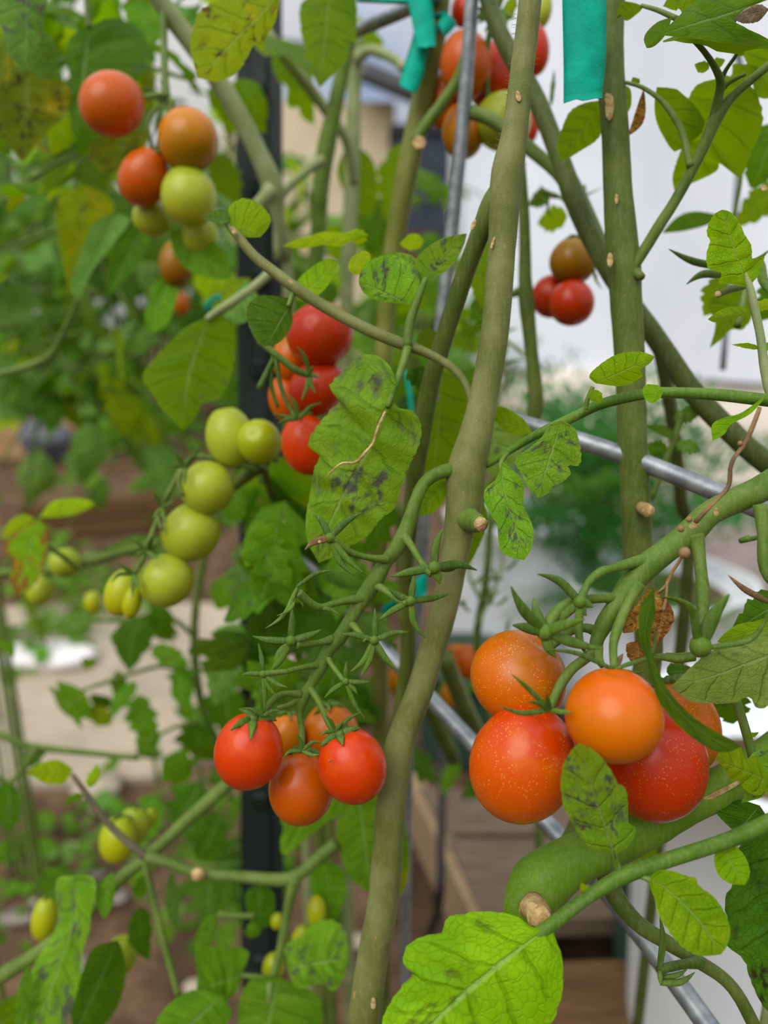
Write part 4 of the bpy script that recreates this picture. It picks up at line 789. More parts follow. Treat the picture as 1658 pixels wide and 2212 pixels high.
# shoot with young leaves on the far right
VR = vine(1680, 1300, .30, 'young shoot with small bright leaves along the right edge', 'tomato_shoot')
part('main_stem', [stem([(1606, 590, 12), (1620, 625, 16), (1630, 670, 18), (1642, 730, 18), (1652, 800, 20), (1668, 860, 22), (1720, 960, 22), (1830, 1100, 24)], .262, .262, sides=10, ground=True)], STP, VR)
tleaf(VR, 'fresh', (1614, 622), (1558, 453), [(1582, 613), (1552, 612), (1560, 590), (1530, 578), (1528, 545), (1536, 520), (1528, 500), (1540, 466)], [(1640, 594), (1652, 566), (1654, 550), (1628, 560), (1624, 530), (1608, 505), (1598, 478), (1578, 457)], .262, .256, quilt=.1, label='bright lobed leaf pointing up on the right-hand shoot')
tleaf(VR, 'fresh', (1622, 672), (1528, 690), [(1600, 662), (1570, 664), (1545, 676)], [(1605, 682), (1570, 690), (1545, 696)], .262, .254); wleaf(VR, 'lime', (1630, 668), (1690, 640), 26, .262, .26, 'narrow'); wleaf(VR, 'fresh', (1640, 752), (1582, 744), 14, .262, .26, 'narrow'); wleaf(VR, 'fresh', (1640, 760), (1668, 735), 20, .262, .26, 'narrow')
for i, (a_, b_, w_) in enumerate((((1560, 578), (1444, 538), 20), ((1565, 592), (1482, 614), 22), ((1640, 560), (1668, 640), 26), ((1580, 580), (1660, 540), 18))): sepal(VR, a_, b_, w_, .30, .29, (-.06, .14, .1, .1)[i], name='bud_leaf')
part('cut_stub', [stem([(1605, 618, 16), (1575, 625, 16), (1552, 635, 15)], .275, .268, sides=8)], STG, VR); part('cut_end', [knob(P(1550, 636, .267), .0012)], CUT, VR); part('cut_stub', [stem([(1608, 620, 14), (1602, 660, 14), (1592, 705, 15)], .29, .285, sides=8)], STG, VR)
# thin stalk in the middle right carrying small leaves
L4 = stalk(VA, [(1010, 1030, 14, .288), (1035, 1012, 12, .285), (1060, 1000, 14, .281), (1110, 968, 16, .276), (1165, 935, 20), (1230, 905, 22), (1300, 872, 23), (1385, 852, 24), (1440, 848, 24), (1540, 852, 26), (1650, 864, 28), (1800, 880, 30)], .275, .246, STL, sides=12)
tleaf(L4, 'spot', (1212, 908), (1160, 1076), [(1186, 918), (1168, 946), (1140, 970), (1112, 992), (1126, 1022), (1140, 1052)], [(1238, 920), (1250, 946), (1256, 984), (1248, 1006), (1226, 1006), (1232, 1024), (1208, 1046), (1182, 1066)], .262, .25, fold=.08, quilt=.09, n=44, label='small puckered leaf with grey blotches over the metal rail')
tleaf(L4, 'spot', (1084, 996), (1132, 1210), [(1072, 1034), (1046, 1058), (1048, 1092), (1072, 1136), (1078, 1184), (1098, 1203)], [(1112, 1020), (1130, 1046), (1130, 1092), (1150, 1140), (1147, 1184)], .268, .262, mid=[(1086, 1050), (1110, 1130)], fold=.25, label='drooping leaf with a yellow tip right of the main stem')
stalk(L4, [(1096, 978, 10), (1082, 1000, 11), (1084, 1030, 9)], .27, .268, ST3); stalk(L4, [(1266, 885, 9), (1268, 865, 10), (1280, 835, 9)], .258, .256, ST3)
tleaf(L4, 'fresh', (1286, 828), (1414, 770), [(1272, 812), (1300, 784), (1336, 764), (1382, 760)], [(1300, 830), (1346, 834), (1386, 814), (1382, 798), (1402, 786)], .256, .248, tB=.3, fold=.1)
tleaf(L4, 'fresh', (1420, 832), (1408, 872), [(1398, 828), (1388, 842), (1394, 862)], [(1432, 842), (1426, 860)], .244, .240); wleaf(L4, 'fresh', (1274, 842), (1296, 868), 30, .254, .25, 'round')
tleaf(L4, 'fresh', (1660, 848), (1538, 952), [(1600, 892), (1560, 904), (1534, 920)], [(1620, 894), (1575, 918), (1560, 940)], .246, .24, fold=.5)
tleaf(L4, 'fresh', (1150, 935), (1060, 900), [(1130, 905), (1090, 880), (1066, 885)], [(1120, 940), (1090, 930)], .29, .295); 
tleaf(VA, 'fresh', (968, 1040), (897, 1114), [(940, 1040), (915, 1058), (900, 1086)], [(966, 1062), (954, 1090), (928, 1110)], .285, .28)
stalk(VD, [(1470, 890, 14), (1462, 930, 14), (1440, 990, 14), (1405, 1080, 12)], .34, .35); wleaf(VD, 'grey', (1470, 890), (1515, 900), 44, .34); wleaf(VD, 'grey', (1480, 893), (1455, 905), 30, .34); wleaf(VD, 'grey', (1458, 945), (1398, 918), 26, .34, .335, 'narrow'); wleaf(VD, 'grey', (1460, 955), (1518, 980), 36, .34, .335, 'ovate'); wleaf(VD, 'dark', (1438, 975), (1395, 960), 40, .345); wleaf(VD, 'dark', (1425, 1000), (1400, 985), 40, .345)

# --- leaf stalk in front, upper middle
L2 = stalk(VA, [(488, 478, 16), (510, 505, 20), (548, 552, 22), (600, 594, 24), (650, 630, 26), (720, 674, 26), (790, 710, 26), (860, 740, 26), (920, 762, 20), (970, 790, 18), (1004, 828, 16), (1025, 890, 15), (1036, 950, 14)], .300, .285, ST, sides=12)
scar(L2, 628, 610, .2965-13*.297/F, 20, 8, -.5); scar(L2, 506, 500, .2975-10*.3/F, 12, 14, 0)
tleaf(L2, 'fresh', (498, 492), (562, 512), [(492, 452), (520, 430), (555, 438), (582, 466), (580, 490)], [(520, 508), (540, 514)], .298, .30, fold=.2); tleaf(L2, 'grey', (498, 476), (438, 468), [(490, 456), (460, 458)], [(480, 484), (455, 480)], .298, .295, fold=.5)
stalk(L2, [(880, 748, 20), (884, 700, 20), (900, 650, 18), (920, 600, 12)], .288, .285, ST3); stalk(L2, [(880, 750, 20), (872, 780, 18), (858, 822, 15), (836, 880, 12)], .288, .276, ST3)
tleaf(L2, 'spot', (890, 662), (774, 606), [(904, 620), (900, 590), (876, 562), (838, 550), (800, 562), (780, 582)], [(862, 656), (822, 652), (790, 636), (778, 622)], .287, .28, fold=.15, n=40, label='grey-blotched rounded leaf above the long slanting stalk')
tleaf(L2, 'spot', (914, 606), (1008, 504), [(896, 570), (910, 546), (950, 518), (985, 508)], [(955, 592), (985, 562), (1002, 528)], .286, .29, fold=.2); tleaf(L2, 'spot', (905, 600), (830, 548), [(900, 560), (870, 545)], [(880, 596), (850, 572)], .288, .292)
tleaf(L2, 'spot', (856, 828), (688, 1216), [(838, 786), (802, 764), (768, 774), (736, 804), (712, 832), (722, 854), (738, 862), (712, 884), (690, 912), (666, 944), (664, 966), (688, 984), (676, 1012), (668, 1060), (660, 1110), (662, 1165)], [(850, 868), (866, 884), (886, 884), (903, 906), (908, 936), (900, 970), (880, 1010), (868, 1050), (850, 1098), (822, 1120), (792, 1158), (752, 1182), (716, 1204)], .277, .284, mid=[(832, 890), (800, 962), (752, 1050), (712, 1130)], tA=.25, tB=.05, quilt=.17, fold=.06, curl=.14, n=72, nv=6, label='big crinkled leaf with grey blotches left of the main stem')
part('leaf_miner_trail', [stem([(832, 888, 5), (815, 925, 7), (806, 955, 5), (790, 975, 7), (768, 998, 6), (740, 1000, 5), (722, 1012, 4), (705, 1030, 3)], .2765, .2775, sides=5, flat=.4)], CUT, L2)
tleaf(L2, 'dark', (634, 646), (574, 748), [(600, 640), (560, 640), (534, 662), (536, 700), (552, 734)], [(630, 668), (632, 694), (620, 722), (598, 742)], .297, .292, fold=.1); stalk(L2, [(636, 622, 12), (630, 640, 11), (622, 662, 9)], .297, .295, ST3)
tleaf(L2, 'fresh', (640, 650), (728, 566), [(640, 610), (668, 580), (705, 560)], [(672, 648), (700, 626), (720, 596)], .303, .31, fold=.1)
tleaf(L2, 'lime', (770, 548), (760, 590), [(790, 540), (800, 555), (780, 590)], [(755, 560), (752, 580)], .305, .30); wleaf(L2, 'dark', (880, 800), (930, 830), 50, .31, .31); wleaf(L2, 'dark', (910, 790), (905, 850), 50, .31, .31); wleaf(L2, 'back', (900, 745), (960, 720), 60, .31, .315)
tleaf(L2, 'lime', (796, 508), (610, 532), [(770, 494), (745, 502), (700, 500), (665, 510), (640, 516)], [(760, 520), (730, 532), (700, 528), (665, 536), (640, 536)], .33, .33, quilt=.2); wleaf(L2, 'lime', (760, 505), (792, 520), 34, .33, kind='round'); wleaf(L2, 'lime', (915, 522), (860, 526), 34, .34, kind='round')
tleaf(VA, 'back', (955, 800), (930, 1075), [(935, 825), (950, 860), (922, 890), (918, 960), (914, 1020)], [(1000, 820), (1014, 870), (1016, 940), (1005, 1000), (970, 1050)], .33, .34, tA=.2, n=40); tleaf(VA, 'underside', (1055, 870), (1080, 1040), [(1040, 900), (1030, 960), (1045, 1010)], [(1090, 880), (1130, 915), (1140, 950), (1110, 1000)], .32, .325)
tleaf(VA, 'back', (1000, 1060), (1000, 1240), [(975, 1100), (970, 1160), (980, 1210)], [(1040, 1080), (1052, 1130), (1030, 1190)], .31, .315); wleaf(VA, 'back', (1050, 490), (1012, 672), 100, .36, .37, 'ovate', .6); wleaf(VA, 'dark', (1030, 640), (1060, 730), 60, .38, .38)

# --- vines behind, left of the main one
VE = vine(850, 1500, .45, 'pale twin-ribbed vine behind the metal upright, with the knotted teal tie')
part('main_stem', [stem([(955, -70, 46), (938, 80, 48), (915, 200, 48), (896, 290, 50), (874, 400, 46), (852, 520, 44), (838, 640, 40), (828, 760, 36), (820, 900, 36), (815, 1100, 34), (820, 1300, 34)], .405, .46, sides=14, ground=True)], stem_mat('stem_olive', rgb(98, 106, 32), rgb(120, 126, 56), scars=.5), VE)
part('side_stem', [stem([(896, 305, 24), (925, 262, 26), (960, 215, 24), (990, 165, 22), (1010, 90, 16)], .395, .385, sides=10)], ST3, VE); scar(VE, 905, 308, .388, 30, 30)
GT = 'cherry tomatoes of the cluster at the top behind the metal upright'
for a in [(1006, 140, .40, 56, 70, 'rust', 'orange-red tomato at the top centre, left of the metal upright'), (1062, 165, .415, 56, 70, 'crimson', 'dark red tomato at the top, between the metal upright and the main stem'), (1150, 105, .41, 36, 56, 'red', 'red tomato peeping out at the right of the main stem near the top'), (1000, 20, .42, 26, 36, 'brightred', 'small red tomato cut by the top edge beside the metal upright'), (1000, 283, .405, 46, 58, 'gold', 'golden tomato low in the top cluster, behind the metal upright'), (1086, 262, .40, 60, 60, 'green', 'yellow-green tomato low in the top cluster, touching the main stem'), (958, 215, .425, 36, 60, 'amber', 'amber tomato half hidden between the pale vine and the metal upright'), (1136, 272, .42, 28, 48, 'red', 'narrow glimpse of a red tomato right of the main stem below the top cluster'), (1168, 20, .42, 24, 40, 'green', 'green tomato glimpse at the top right of the main stem')]: tomato(*a, axis=(random.uniform(-.2, .2), 1, .1), sep=0, group=GT)
TRE = part('truss', [stem([(1085, -20, 18), (1060, 60, 14), (1050, 130, 12), (1055, 240, 10)], .385, .40, sides=8)], SEP, VE)
for t in [(1020, 20), (1030, 52), (1045, 70), (1110, 40), (1095, 60), (1070, 75), (1015, 48)]: sepal(TRE, (1085, 25), t, 14, .384, .38, .05)
wleaf(VE, 'dark', (1080, 10), (1030, 40), 26, .38, .38, 'narrow'); wleaf(VE, 'fresh', (1110, -10), (1085, 60), 30, .385, .385, 'narrow')
wleaf(VE, 'dark', (1190, 230), (1198, 120), 10, .39, .39, 'narrow')
VF = vine(690, 1200, .52, 'bright yellow-green vine stem left of the twin-ribbed one, with a side shoot')
part('main_stem', [stem([(760, 60, 30), (738, 160, 32), (722, 240, 34), (704, 320, 40), (694, 400, 36), (688, 480, 34), (684, 560, 34), (680, 700, 32), (678, 900, 32), (680, 1200, 32)], .49, .56, sides=12, ground=True)], ST3, VF)
part('side_stem', [stem([(698, 345, 26), (672, 362, 20), (640, 388, 18), (615, 415, 18), (600, 450, 18), (598, 560, 16)], .49, .48, sides=9)], STP, VF)
part('side_stem', [stem([(575, 70, 24), (620, 130, 26), (668, 190, 26), (715, 255, 24), (748, 305, 22), (765, 400, 20)], .50, .56, sides=9)], STP, VF)
VF2 = vine(750, 1300, .6, 'thin grey-green vine stem farthest back in the gap before the cream house')
part('main_stem', [stem([(770, 40, 30), (766, 140, 32), (764, 240, 30), (760, 340, 34), (758, 430, 32), (752, 520, 30), (745, 800, 28), (740, 1200, 28)], .58, .66, sides=10, ground=True), stem([(766, 130, 26), (800, 108, 24), (850, 128, 22), (872, 150, 18)], .58, .56, sides=8)], STP, VF2)
tleaf(VF, 'back', (712, -24), (690, 190), [(652, 0), (648, 50), (655, 90), (664, 122), (676, 160)], [(764, -10), (770, 40), (768, 90), (752, 84), (752, 122), (734, 142), (712, 166)], .40, .395, n=40, label='hanging yellow-green leaf at the top, left of the knotted tie')
tleaf(VF, 'dark', (700, -60), (765, 60), [(720, -40), (745, 10)], [(760, -50), (768, 10)], .41, .405)
tleaf(VF, 'back', (740, 330), (800, 470), [(728, 370), (745, 420), (770, 455)], [(780, 320), (812, 360), (815, 430)], .60, .62); wleaf(VF2, 'back', (880, 310), (830, 470), 90, .66, .66, 'ovate'); wleaf(VF2, 'dark', (840, 430), (790, 540), 110, .7, .7, 'round'); wleaf(VF2, 'back', (755, 40), (830, 130), 60, .6, .6, 'ovate'); wleaf(VF2, 'grey', (890, 365), (950, 420), 44, .7); wleaf(VF2, 'dark', (930, 370), (940, 440), 44, .72, kind='lobed'); wleaf(VF2, 'back', (620, 90), (640, 190), 80, .55, .55, 'round')
for i in range(46):
    x, y = random.uniform(620, 1010), random.uniform(480, 800); a = random.uniform(0, 6.28); l = random.uniform(60, 120)
    wleaf(VF2 if i % 2 else VF, random.choice(['dark', 'fresh', 'back', 'grey', 'dark']), (x, y), (x+l*math.cos(a)*.8, y+l*abs(math.sin(a))), l*.62, random.uniform(.62, .9), None, random.choice(['ovate', 'lobed', 'narrow', 'curl']), random.uniform(-.9, .9))
# red cluster in the middle left
GB = 'red cherry tomatoes of the cluster behind the long slanting stalk'
tomato(690, 722, .345, 72, 70, 'red', 'large red tomato directly under the long slanting stalk', (-.5, .8, .4), 0, .5, GB)
tomato(628, 775, .365, 42, 50, 'amber', 'orange tomato behind the left edge of the big red one under the stalk', (0, 1, .2), 0, .5, GB)
tomato(684, 838, .35, 66, 56, 'red', 'red tomato below the big red one, crossed by thin green sepals', (-.6, .6, .5), 0, .5, GB)
tomato(622, 862, .37, 42, 54, 'rust', 'orange-red tomato behind the green pedicels left of the big crinkled leaf', (-.3, 1, .2), 0, .5, GB)
tomato(662, 960, .345, 54, 68, 'brightred', 'orange-red tomato low in the cluster beside the big crinkled leaf', (-.2, 1, .3), 5, .5, GB)
TR4 = part('truss', [stem([(560, 735, 16), (600, 770, 15), (640, 800, 15), (668, 810, 15)], .325, .322, sides=8), stem([(595, 770, 12), (605, 830, 10), (620, 870, 9), (640, 905, 9)], .325, .322, sides=8), stem([(590, 765, 10), (585, 830, 9), (600, 880, 9)], .325, .325, sides=7), stem([(560, 840, 16), (578, 800, 12), (590, 775, 11)], .322, .325, sides=8)], SEP, VF)
for c_, ts in (((668, 808), [(640, 748, .1), (683, 850, .1), (650, 865, -.05), (690, 815, 0), (676, 790, 0)]), ((645, 905), [(600, 915, .1), (695, 870, -.1), (590, 895, 0), (620, 850, .1), (660, 890, 0)])):
    for t in ts: sepal(TR4, c_, t[:2], 12, .322, .32, t[2])
# ------------------------------------------------------------------ the left side
VG = vine(590, 1500, .55, 'pale grey-green vine bending at a node left of the dark stake')
part('main_stem', [stem([(300, -80, 40), (345, 0, 42), (400, 75, 42), (455, 150, 42), (500, 220, 42), (545, 305, 40), (585, 390, 46), (590, 420, 50), (600, 470, 30), (615, 560, 26), (625, 700, 24)], .42, .50, sides=14, ground=True), stem([(588, 410, 40), (560, 440, 30), (540, 452, 26), (520, 448, 20)], .455, .45, sides=9)], STP, VG)
LGs = stalk(VG, [(185, -40, 14), (190, 30, 14), (192, 60, 12)], .44, .44); stalk(VG, [(352, -10, 16), (354, 100, 16), (358, 190, 16), (368, 225, 14)], .43, .42); stalk(VG, [(362, 205, 12), (335, 206, 12), (305, 212, 10)], .42, .405)
tleaf(VG, 'yellow', (606, -14), (428, 168), [(545, -26), (475, -6), (432, 20), (413, 60), (408, 105)], [(594, 42), (572, 76), (564, 106), (548, 90), (530, 126), (510, 155), (470, 174)], .33, .335, n=40, label='yellowing speckled leaf with a ragged edge at the top left of the dark stake')
GU = 'ripening tomatoes of the upper left cluster'
tomato(243, 225, .40, 64, 73, 'rust', 'orange-red tomato highest in the upper left cluster', (.45, .6, -.4), 0, .5, GU)
tomato(406, 302, .395, 64, 67, 'gold', 'golden-orange tomato at the right of the upper left cluster', (-.3, 1, -.2), 0, .5, GU)
tomato(312, 383, .405, 52, 63, 'rust', 'rusty orange tomato at the left of the upper left cluster, below the highest', (.5, .7, .2), 4, .35, GU)
tomato(408, 424, .40, 59, 66, 'green', 'pale green tomato directly under the golden-orange one', (0, 1, -.1), 0, .5, GU)
tomato(328, 470, .425, 42, 40, 'green', 'blurred green tomato underneath the rusty orange one', (0, 1, 0), 0, .5, GU)
tomato(432, 508, .43, 40, 44, 'green', 'dull green tomato lowest in the upper left cluster, above a bright leaf', (0, 1, 0), 0, .5, GU)
tomato(380, 570, .50, 36, 50, 'olive', 'shaded olive tomato behind the bright leaf left of the stake', (0, 1, 0), 0, .5, GU)
tomato(392, 655, .62, 18, 26, 'amber', 'tiny orange tomato far behind, beside the teal tie on the stake', (0, 1, 0), 0, .5, GU)
TRG = part('truss', [stem([(372, 215, 14), (362, 260, 12), (345, 300, 12), (340, 350, 10)], .42, .42, sides=8), stem([(360, 215, 12), (320, 260, 10), (330, 320, 9)], .43, .43, sides=7)], STG, VG)
for t in [(300, 190, .2), (345, 170, .1), (380, 245, 0), (400, 230, .1), (330, 300, 0), (360, 335, .1)]: sepal(TRG, (350, 225), t[:2], 10, .425, .42, t[2])
tleaf(VG, 'back', (452, 684), (396, 930), [(400, 704), (352, 748), (312, 798), (308, 826), (322, 842), (346, 880), (376, 912)], [(500, 690), (506, 740), (500, 790), (488, 832), (470, 862), (436, 872), (424, 898)], .39, .395, mid=[(415, 780), (400, 860)], n=40, label='big backlit leaf with yellow flecks hanging left of the stake')
stalk(VG, [(590, 580, 20), (560, 610, 20), (520, 640, 20), (470, 672, 18), (446, 690, 14)], .40, .388, STP); tleaf(VG, 'yellow', (500, 660), (540, 600), [(478, 650), (482, 615), (510, 600)], [(530, 640), (542, 618)], .41, .42); tleaf(VG, 'grey', (545, 620), (490, 690), [(530, 605), (500, 640), (480, 672)], [(560, 650), (535, 690), (510, 698)], .395, .39)
tleaf(VG, 'mid', (368, 498), (500, 602), [(410, 492), (452, 514), (488, 548)], [(374, 545), (402, 580), (450, 602)], .43, .42, fold=.1, label='bright green leaf under the upper left cluster')
tleaf(VG, 'dark', (192, 60), (160, 300), [(150, 78), (140, 130), (150, 180), (146, 230)], [(240, 34), (300, 60), (318, 110), (300, 165), (240, 200), (190, 260)], .455, .46, n=40, label='dark shaded lobed leaf behind the highest tomato of the upper left')
tleaf(VG, 'dull', (60, -60), (56, 150), [(-20, -20), (0, 60), (20, 120)], [(100, -20), (92, 40), (78, 100)], .38, .385)
tleaf(VG, 'grey', (70, 60), (112, 178), [(40, 90), (50, 130), (80, 160)], [(110, 80), (122, 120)], .40, .41)
tleaf(VG, 'blotch', (60, 150), (50, 350), [(10, 170), (-20, 230), (0, 290), (30, 330)], [(130, 170), (150, 210), (120, 260), (80, 310)], .45, .46, n=36, label='brown-blotched yellow leaf at the left edge below the grey-green one')
tleaf(VG, 'blotch', (270, 280), (250, 372), [(200, 300), (190, 340), (220, 370)], [(320, 285), (310, 320), (285, 350)], .47, .475); tleaf(VG, 'blotch', (20, 90), (-30, 260), [(-40, 120), (-60, 180)], [(30, 150), (10, 220)], .47, .475)
tleaf(VG, 'grey', (150, 200), (105, 275), [(120, 200), (104, 235)], [(146, 240), (128, 268)], .48, .47, fold=.4); wleaf(VG, 'lime', (150, 240), (110, 330), 70, .49, .49, 'ovate'); wleaf(VG, 'mid', (175, 260), (180, 350), 50, .5, .5, 'curl')
tleaf(VG, 'yellow', (185, 400), (150, 640), [(125, 420), (118, 470), (130, 540)], [(240, 430), (235, 480), (200, 540), (175, 600)], .56, .57, n=30); tleaf(VG, 'grey', (250, 460), (170, 650), [(205, 490), (175, 560), (155, 620)], [(285, 480), (250, 530), (200, 590)], .5, .5, fold=.5); tleaf(VG, 'dark', (310, 490), (230, 640), [(270, 500), (240, 560)], [(330, 520), (300, 580), (260, 620)], .5, .5, fold=.5)
tleaf(VG, 'mid', (370, 590), (318, 720), [(330, 620), (314, 680)], [(385, 630), (370, 690), (340, 716)], .5, .5, fold=.3); tleaf(VG, 'mid', (300, 0), (330, 100), [(270, 10), (280, 60)], [(340, 20), (350, 70)], .48, .48)
stalk(VG, [(0, 808, 16), (60, 792, 16), (110, 765, 14), (145, 700, 12), (170, 640, 10)], .55, .52)
for a in [('mid', (240, -30), (210, 70), 90, .52), ('back', (300, -20), (310, 80), 80, .5), ('back', (560, 180), (480, 290), 110, .55), ('back', (450, 190), (545, 260), 80, .54), ('dark', (250, 20), (180, 60), 60, .5), ('back', (520, 170), (560, 260), 60, .53), ('back', (470, 330), (500, 440), 80, .56), ('back', (610, 90), (650, 240), 90, .58), ('mid', (130, 10), (180, 90), 60, .6), ('lime', (90, 210), (20, 250), 60, .62), ('mid', (20, 280), (-20, 330), 70, .5)]:
    wleaf(VG, a[0], a[1], a[2], a[3], a[4], a[4]+random.uniform(-.02, .02), random.choice(['ovate', 'lobed']), random.uniform(-.5, .5))
# chain of green fruit
VK = vine(470, 1600, .50, 'vine left of the stake carrying a drooping chain of green tomatoes')
part('main_stem', [stem([(560, 1010, 26), (530, 1030, 26), (480, 1070, 22), (440, 1120, 20)], .40, .44, sides=9), stem([(570, 1010, 16), (590, 1080, 16), (640, 1180, 18), (700, 1300, 20)], .40, .5, sides=9, ground=True)], ST2, VK)
TRK = part('truss', [stem([(560, 1010, 20), (500, 1000, 14), (430, 985, 12), (395, 1010, 12), (372, 1050, 12), (345, 1110, 12), (322, 1170, 12), (305, 1215, 12), (290, 1240, 10)], .385, .37, sides=9), stem([(395, 1010, 10), (385, 1040, 9), (395, 1070, 8)], .375, .37, sides=7), stem([(340, 1120, 9), (350, 1145, 8)], .372, .37, sides=7)], STG, VK)
for c_, ts in (((400, 1008), [(375, 975, 0), (428, 960, .1), (415, 985, 0), (362, 1010, .1), (398, 1050, 0)]), ((350, 1095), [(330, 1060, 0), (375, 1080, .1), (362, 1130, .1), (330, 1120, 0), (368, 1060, 0)]), ((316, 1190), [(270, 1160, .1), (335, 1150, 0), (290, 1200, 0), (345, 1205, .1), (325, 1160, 0)]), ((288, 1240), [(240, 1258, .2), (300, 1275, 0), (255, 1215, 0), (285, 1290, 0)])):
    for t in ts: sepal(TRK, c_, t[:2], 12, .366, .362, t[2])
GK = 'green tomatoes of the hanging chain'
tomato(497, 945, .385, 53, 68, 'green', 'tall green tomato at the top of the hanging chain, behind a rounder one', (-.2, 1, .1), 0, .5, GK)
tomato(560, 954, .375, 48, 53, 'limefruit', 'round yellow-green tomato at the upper right end of the hanging chain', (-.1, .3, 1), 0, .5, GK)
tomato(447, 1053, .38, 58, 58, 'green', 'striped green tomato second down the hanging chain', (-.7, .7, .1), 0, .5, GK)
tomato(411, 1150, .385, 65, 62, 'green', 'big green tomato in the middle of the hanging chain', (-.7, .7, .1), 0, .5, GK)
tomato(358, 1253, .38, 59, 58, 'green', 'shiny green tomato near the lower end of the hanging chain', (-.7, .8, .2), 0, .5, GK)
tomato(264, 1280, .385, 37, 53, 'limefruit', 'slim pale green tomato at the lowest left end of the chain', (.3, 1, 0), 0, .5, GK)
tomato(285, 1300, .38, 20, 36, 'limefruit', 'very small green fruit overlapping the slim one at the lower chain end', (.2, 1, 0), 0, .5, GK)
GS = 'small green tomatoes far left'
tomato(88, 1274, .50, 28, 34, 'green', 'small green tomato under the scorched leaf at the left edge', (.5, 1, 0), 3, .6, GS)
tomato(140, 1215, .52, 34, 34, 'green', 'small green tomato right of the scorched leaf at the left', (0, 1, 0), 3, .6, GS)
tomato(200, 1300, .60, 18, 26, 'limefruit', 'tiny green fruit in the leaves left of the lowest chain tomato', (0, 1, 0), 3, .6, GS)
tomato(255, 1812, .46, 40, 52, 'limefruit', 'pale green tomato behind the dark bare twig at the lower left', (.1, 1, 0), 4, .6, GS)
tomato(290, 1782, .48, 34, 42, 'green', 'green tomato just behind the pale one by the bare twig', (.1, 1, 0), 4, .6, GS)
tomato(325, 1765, .50, 14, 22, 'limefruit', 'tiny green fruit right of the pair behind the bare twig', (.1, 1, 0), 3, .8, GS)
tomato(96, 1985, .44, 27, 48, 'limefruit', 'slim green tomato at the left beside the long spotted leaf', (.1, 1, 0), 3, .5, GS)
tomato(262, 2062, .44, 34, 40, 'green', 'green tomato above the broad dark leaf at the bottom left', (.1, 1, 0), 0, .6, GS)
tomato(683, 1970, .42, 20, 34, 'limefruit', 'small upright green fruit left of the main stem near the bottom', (0, -1, .2), 0, .6, GS)
tomato(650, 2022, .42, 18, 28, 'limefruit', 'pale yellow-green fruitlet over the spotted leaf at the bottom', (.5, 1, .2), 0, .6, GS)
tomato(590, 2090, .42, 24, 32, 'limefruit', 'yellow-green fruit at the lower stake beside the thin shoot', (.1, 1, 0), 0, .6, GS)
tomato(598, 1990, .43, 14, 18, 'limefruit', 'tiny round fruitlet on the thin shoot above the yellow-green fruit', (.1, 1, 0), 0, .6, GS)
tomato(1012, 1430, .55, 34, 38, 'rust', 'blurred orange-red tomato behind the main stem left of the speckled one', (0, 1, 0), 0, .5, 'blurred tomatoes behind the main stem')
tomato(985, 1418, .58, 24, 30, 'amber', 'blurred orange tomato just left of the blurred orange-red one', (0, 1, 0), 0, .5, 'blurred tomatoes behind the main stem')
tomato(856, 1466, .60, 20, 36, 'gold', 'blurred golden tomato between cage rail and main stem', (0, 1, 0), 0, .5, 'blurred tomatoes behind the main stem')
tomato(970, 1502, .60, 18, 28, 'gold', 'dim yellow tomato behind the main stem, above the pale rail', (0, 1, 0), 0, .5, 'blurred tomatoes behind the main stem')
wleaf(VK, 'grey', (390, 1180), (200, 1195), 60, .55, .55, 'narrow'); wleaf(VK, 'mid', (520, 1060), (470, 1125), 80, .46, .46, 'ovate', .5); wleaf(VK, 'mid', (580, 1060), (480, 1110), 70, .48, .47, 'ovate')
# low vine at the lower left
VL = vine(300, 2300, .50, 'low sprawling vine at the lower left with a bare dark twig')
part('main_stem', [stem([(-60, 2150, 34), (40, 2085, 32), (100, 2045, 30), (200, 1960, 28), (270, 1888, 28), (320, 1850, 26), (400, 1775, 28), (490, 1695, 30), (560, 1640, 28)], .40, .42, sides=10), stem([(315, 1850, 26), (370, 1866, 22), (425, 1884, 22), (520, 1894, 24), (600, 1900, 28), (640, 1892, 28), (680, 1860, 28), (726, 1822, 28)], .405, .40, sides=10), stem([(636, 1896, 26), (622, 1960, 22), (608, 2040, 20), (590, 2120, 18), (584, 2240, 18)], .40, .40, sides=9, ground=True), stem([(312, 1858, 16), (325, 1920, 16), (345, 2000, 16), (368, 2090, 15), (385, 2150, 14)], .41, .40, sides=8)], STG, VL)
part('twig', [stem([(155, 1672, 10), (190, 1720, 13), (228, 1772, 15), (270, 1815, 16), (315, 1850, 20)], .40, .405, sides=8)], stem_mat('twig_brown', rgb(84, 74, 58), rgb(110, 100, 78)), VL); part('cut_end', [knob(P(428, 1889, .398), .0036)], CUT, VL)
tleaf(VL, 'lime', (158, 1662), (56, 1668), [(130, 1644), (100, 1645), (76, 1655)], [(140, 1690), (122, 1695), (90, 1690)], .40, .40, quilt=.1); wleaf(VL, 'lime', (195, 1702), (208, 1652), 26, .40, kind='narrow'); wleaf(VL, 'mid', (178, 1716), (132, 1742), 22, .40, kind='narrow')
tleaf(VL, 'spot', (164, 1890), (70, 2240), [(122, 1900), (118, 1945), (124, 1965), (112, 2020), (74, 2082), (52, 2150), (40, 2200)], [(200, 1895), (205, 1925), (196, 1970), (192, 2010), (176, 2060), (170, 2120), (150, 2190), (120, 2240)], .385, .37, mid=[(160, 1980), (130, 2080)], n=44, quilt=.1, label='long dark-spotted leaf hanging at the bottom left')
tleaf(VL, 'mid', (242, 1882), (222, 1984), [(214, 1910), (206, 1945)], [(248, 1910), (244, 1950), (230, 1980)], .39, .385); tleaf(VL, 'dark', (255, 2030), (160, 2240), [(200, 2050), (175, 2100), (150, 2170)], [(268, 2070), (268, 2130), (240, 2200), (200, 2230)], .41, .41, n=30)
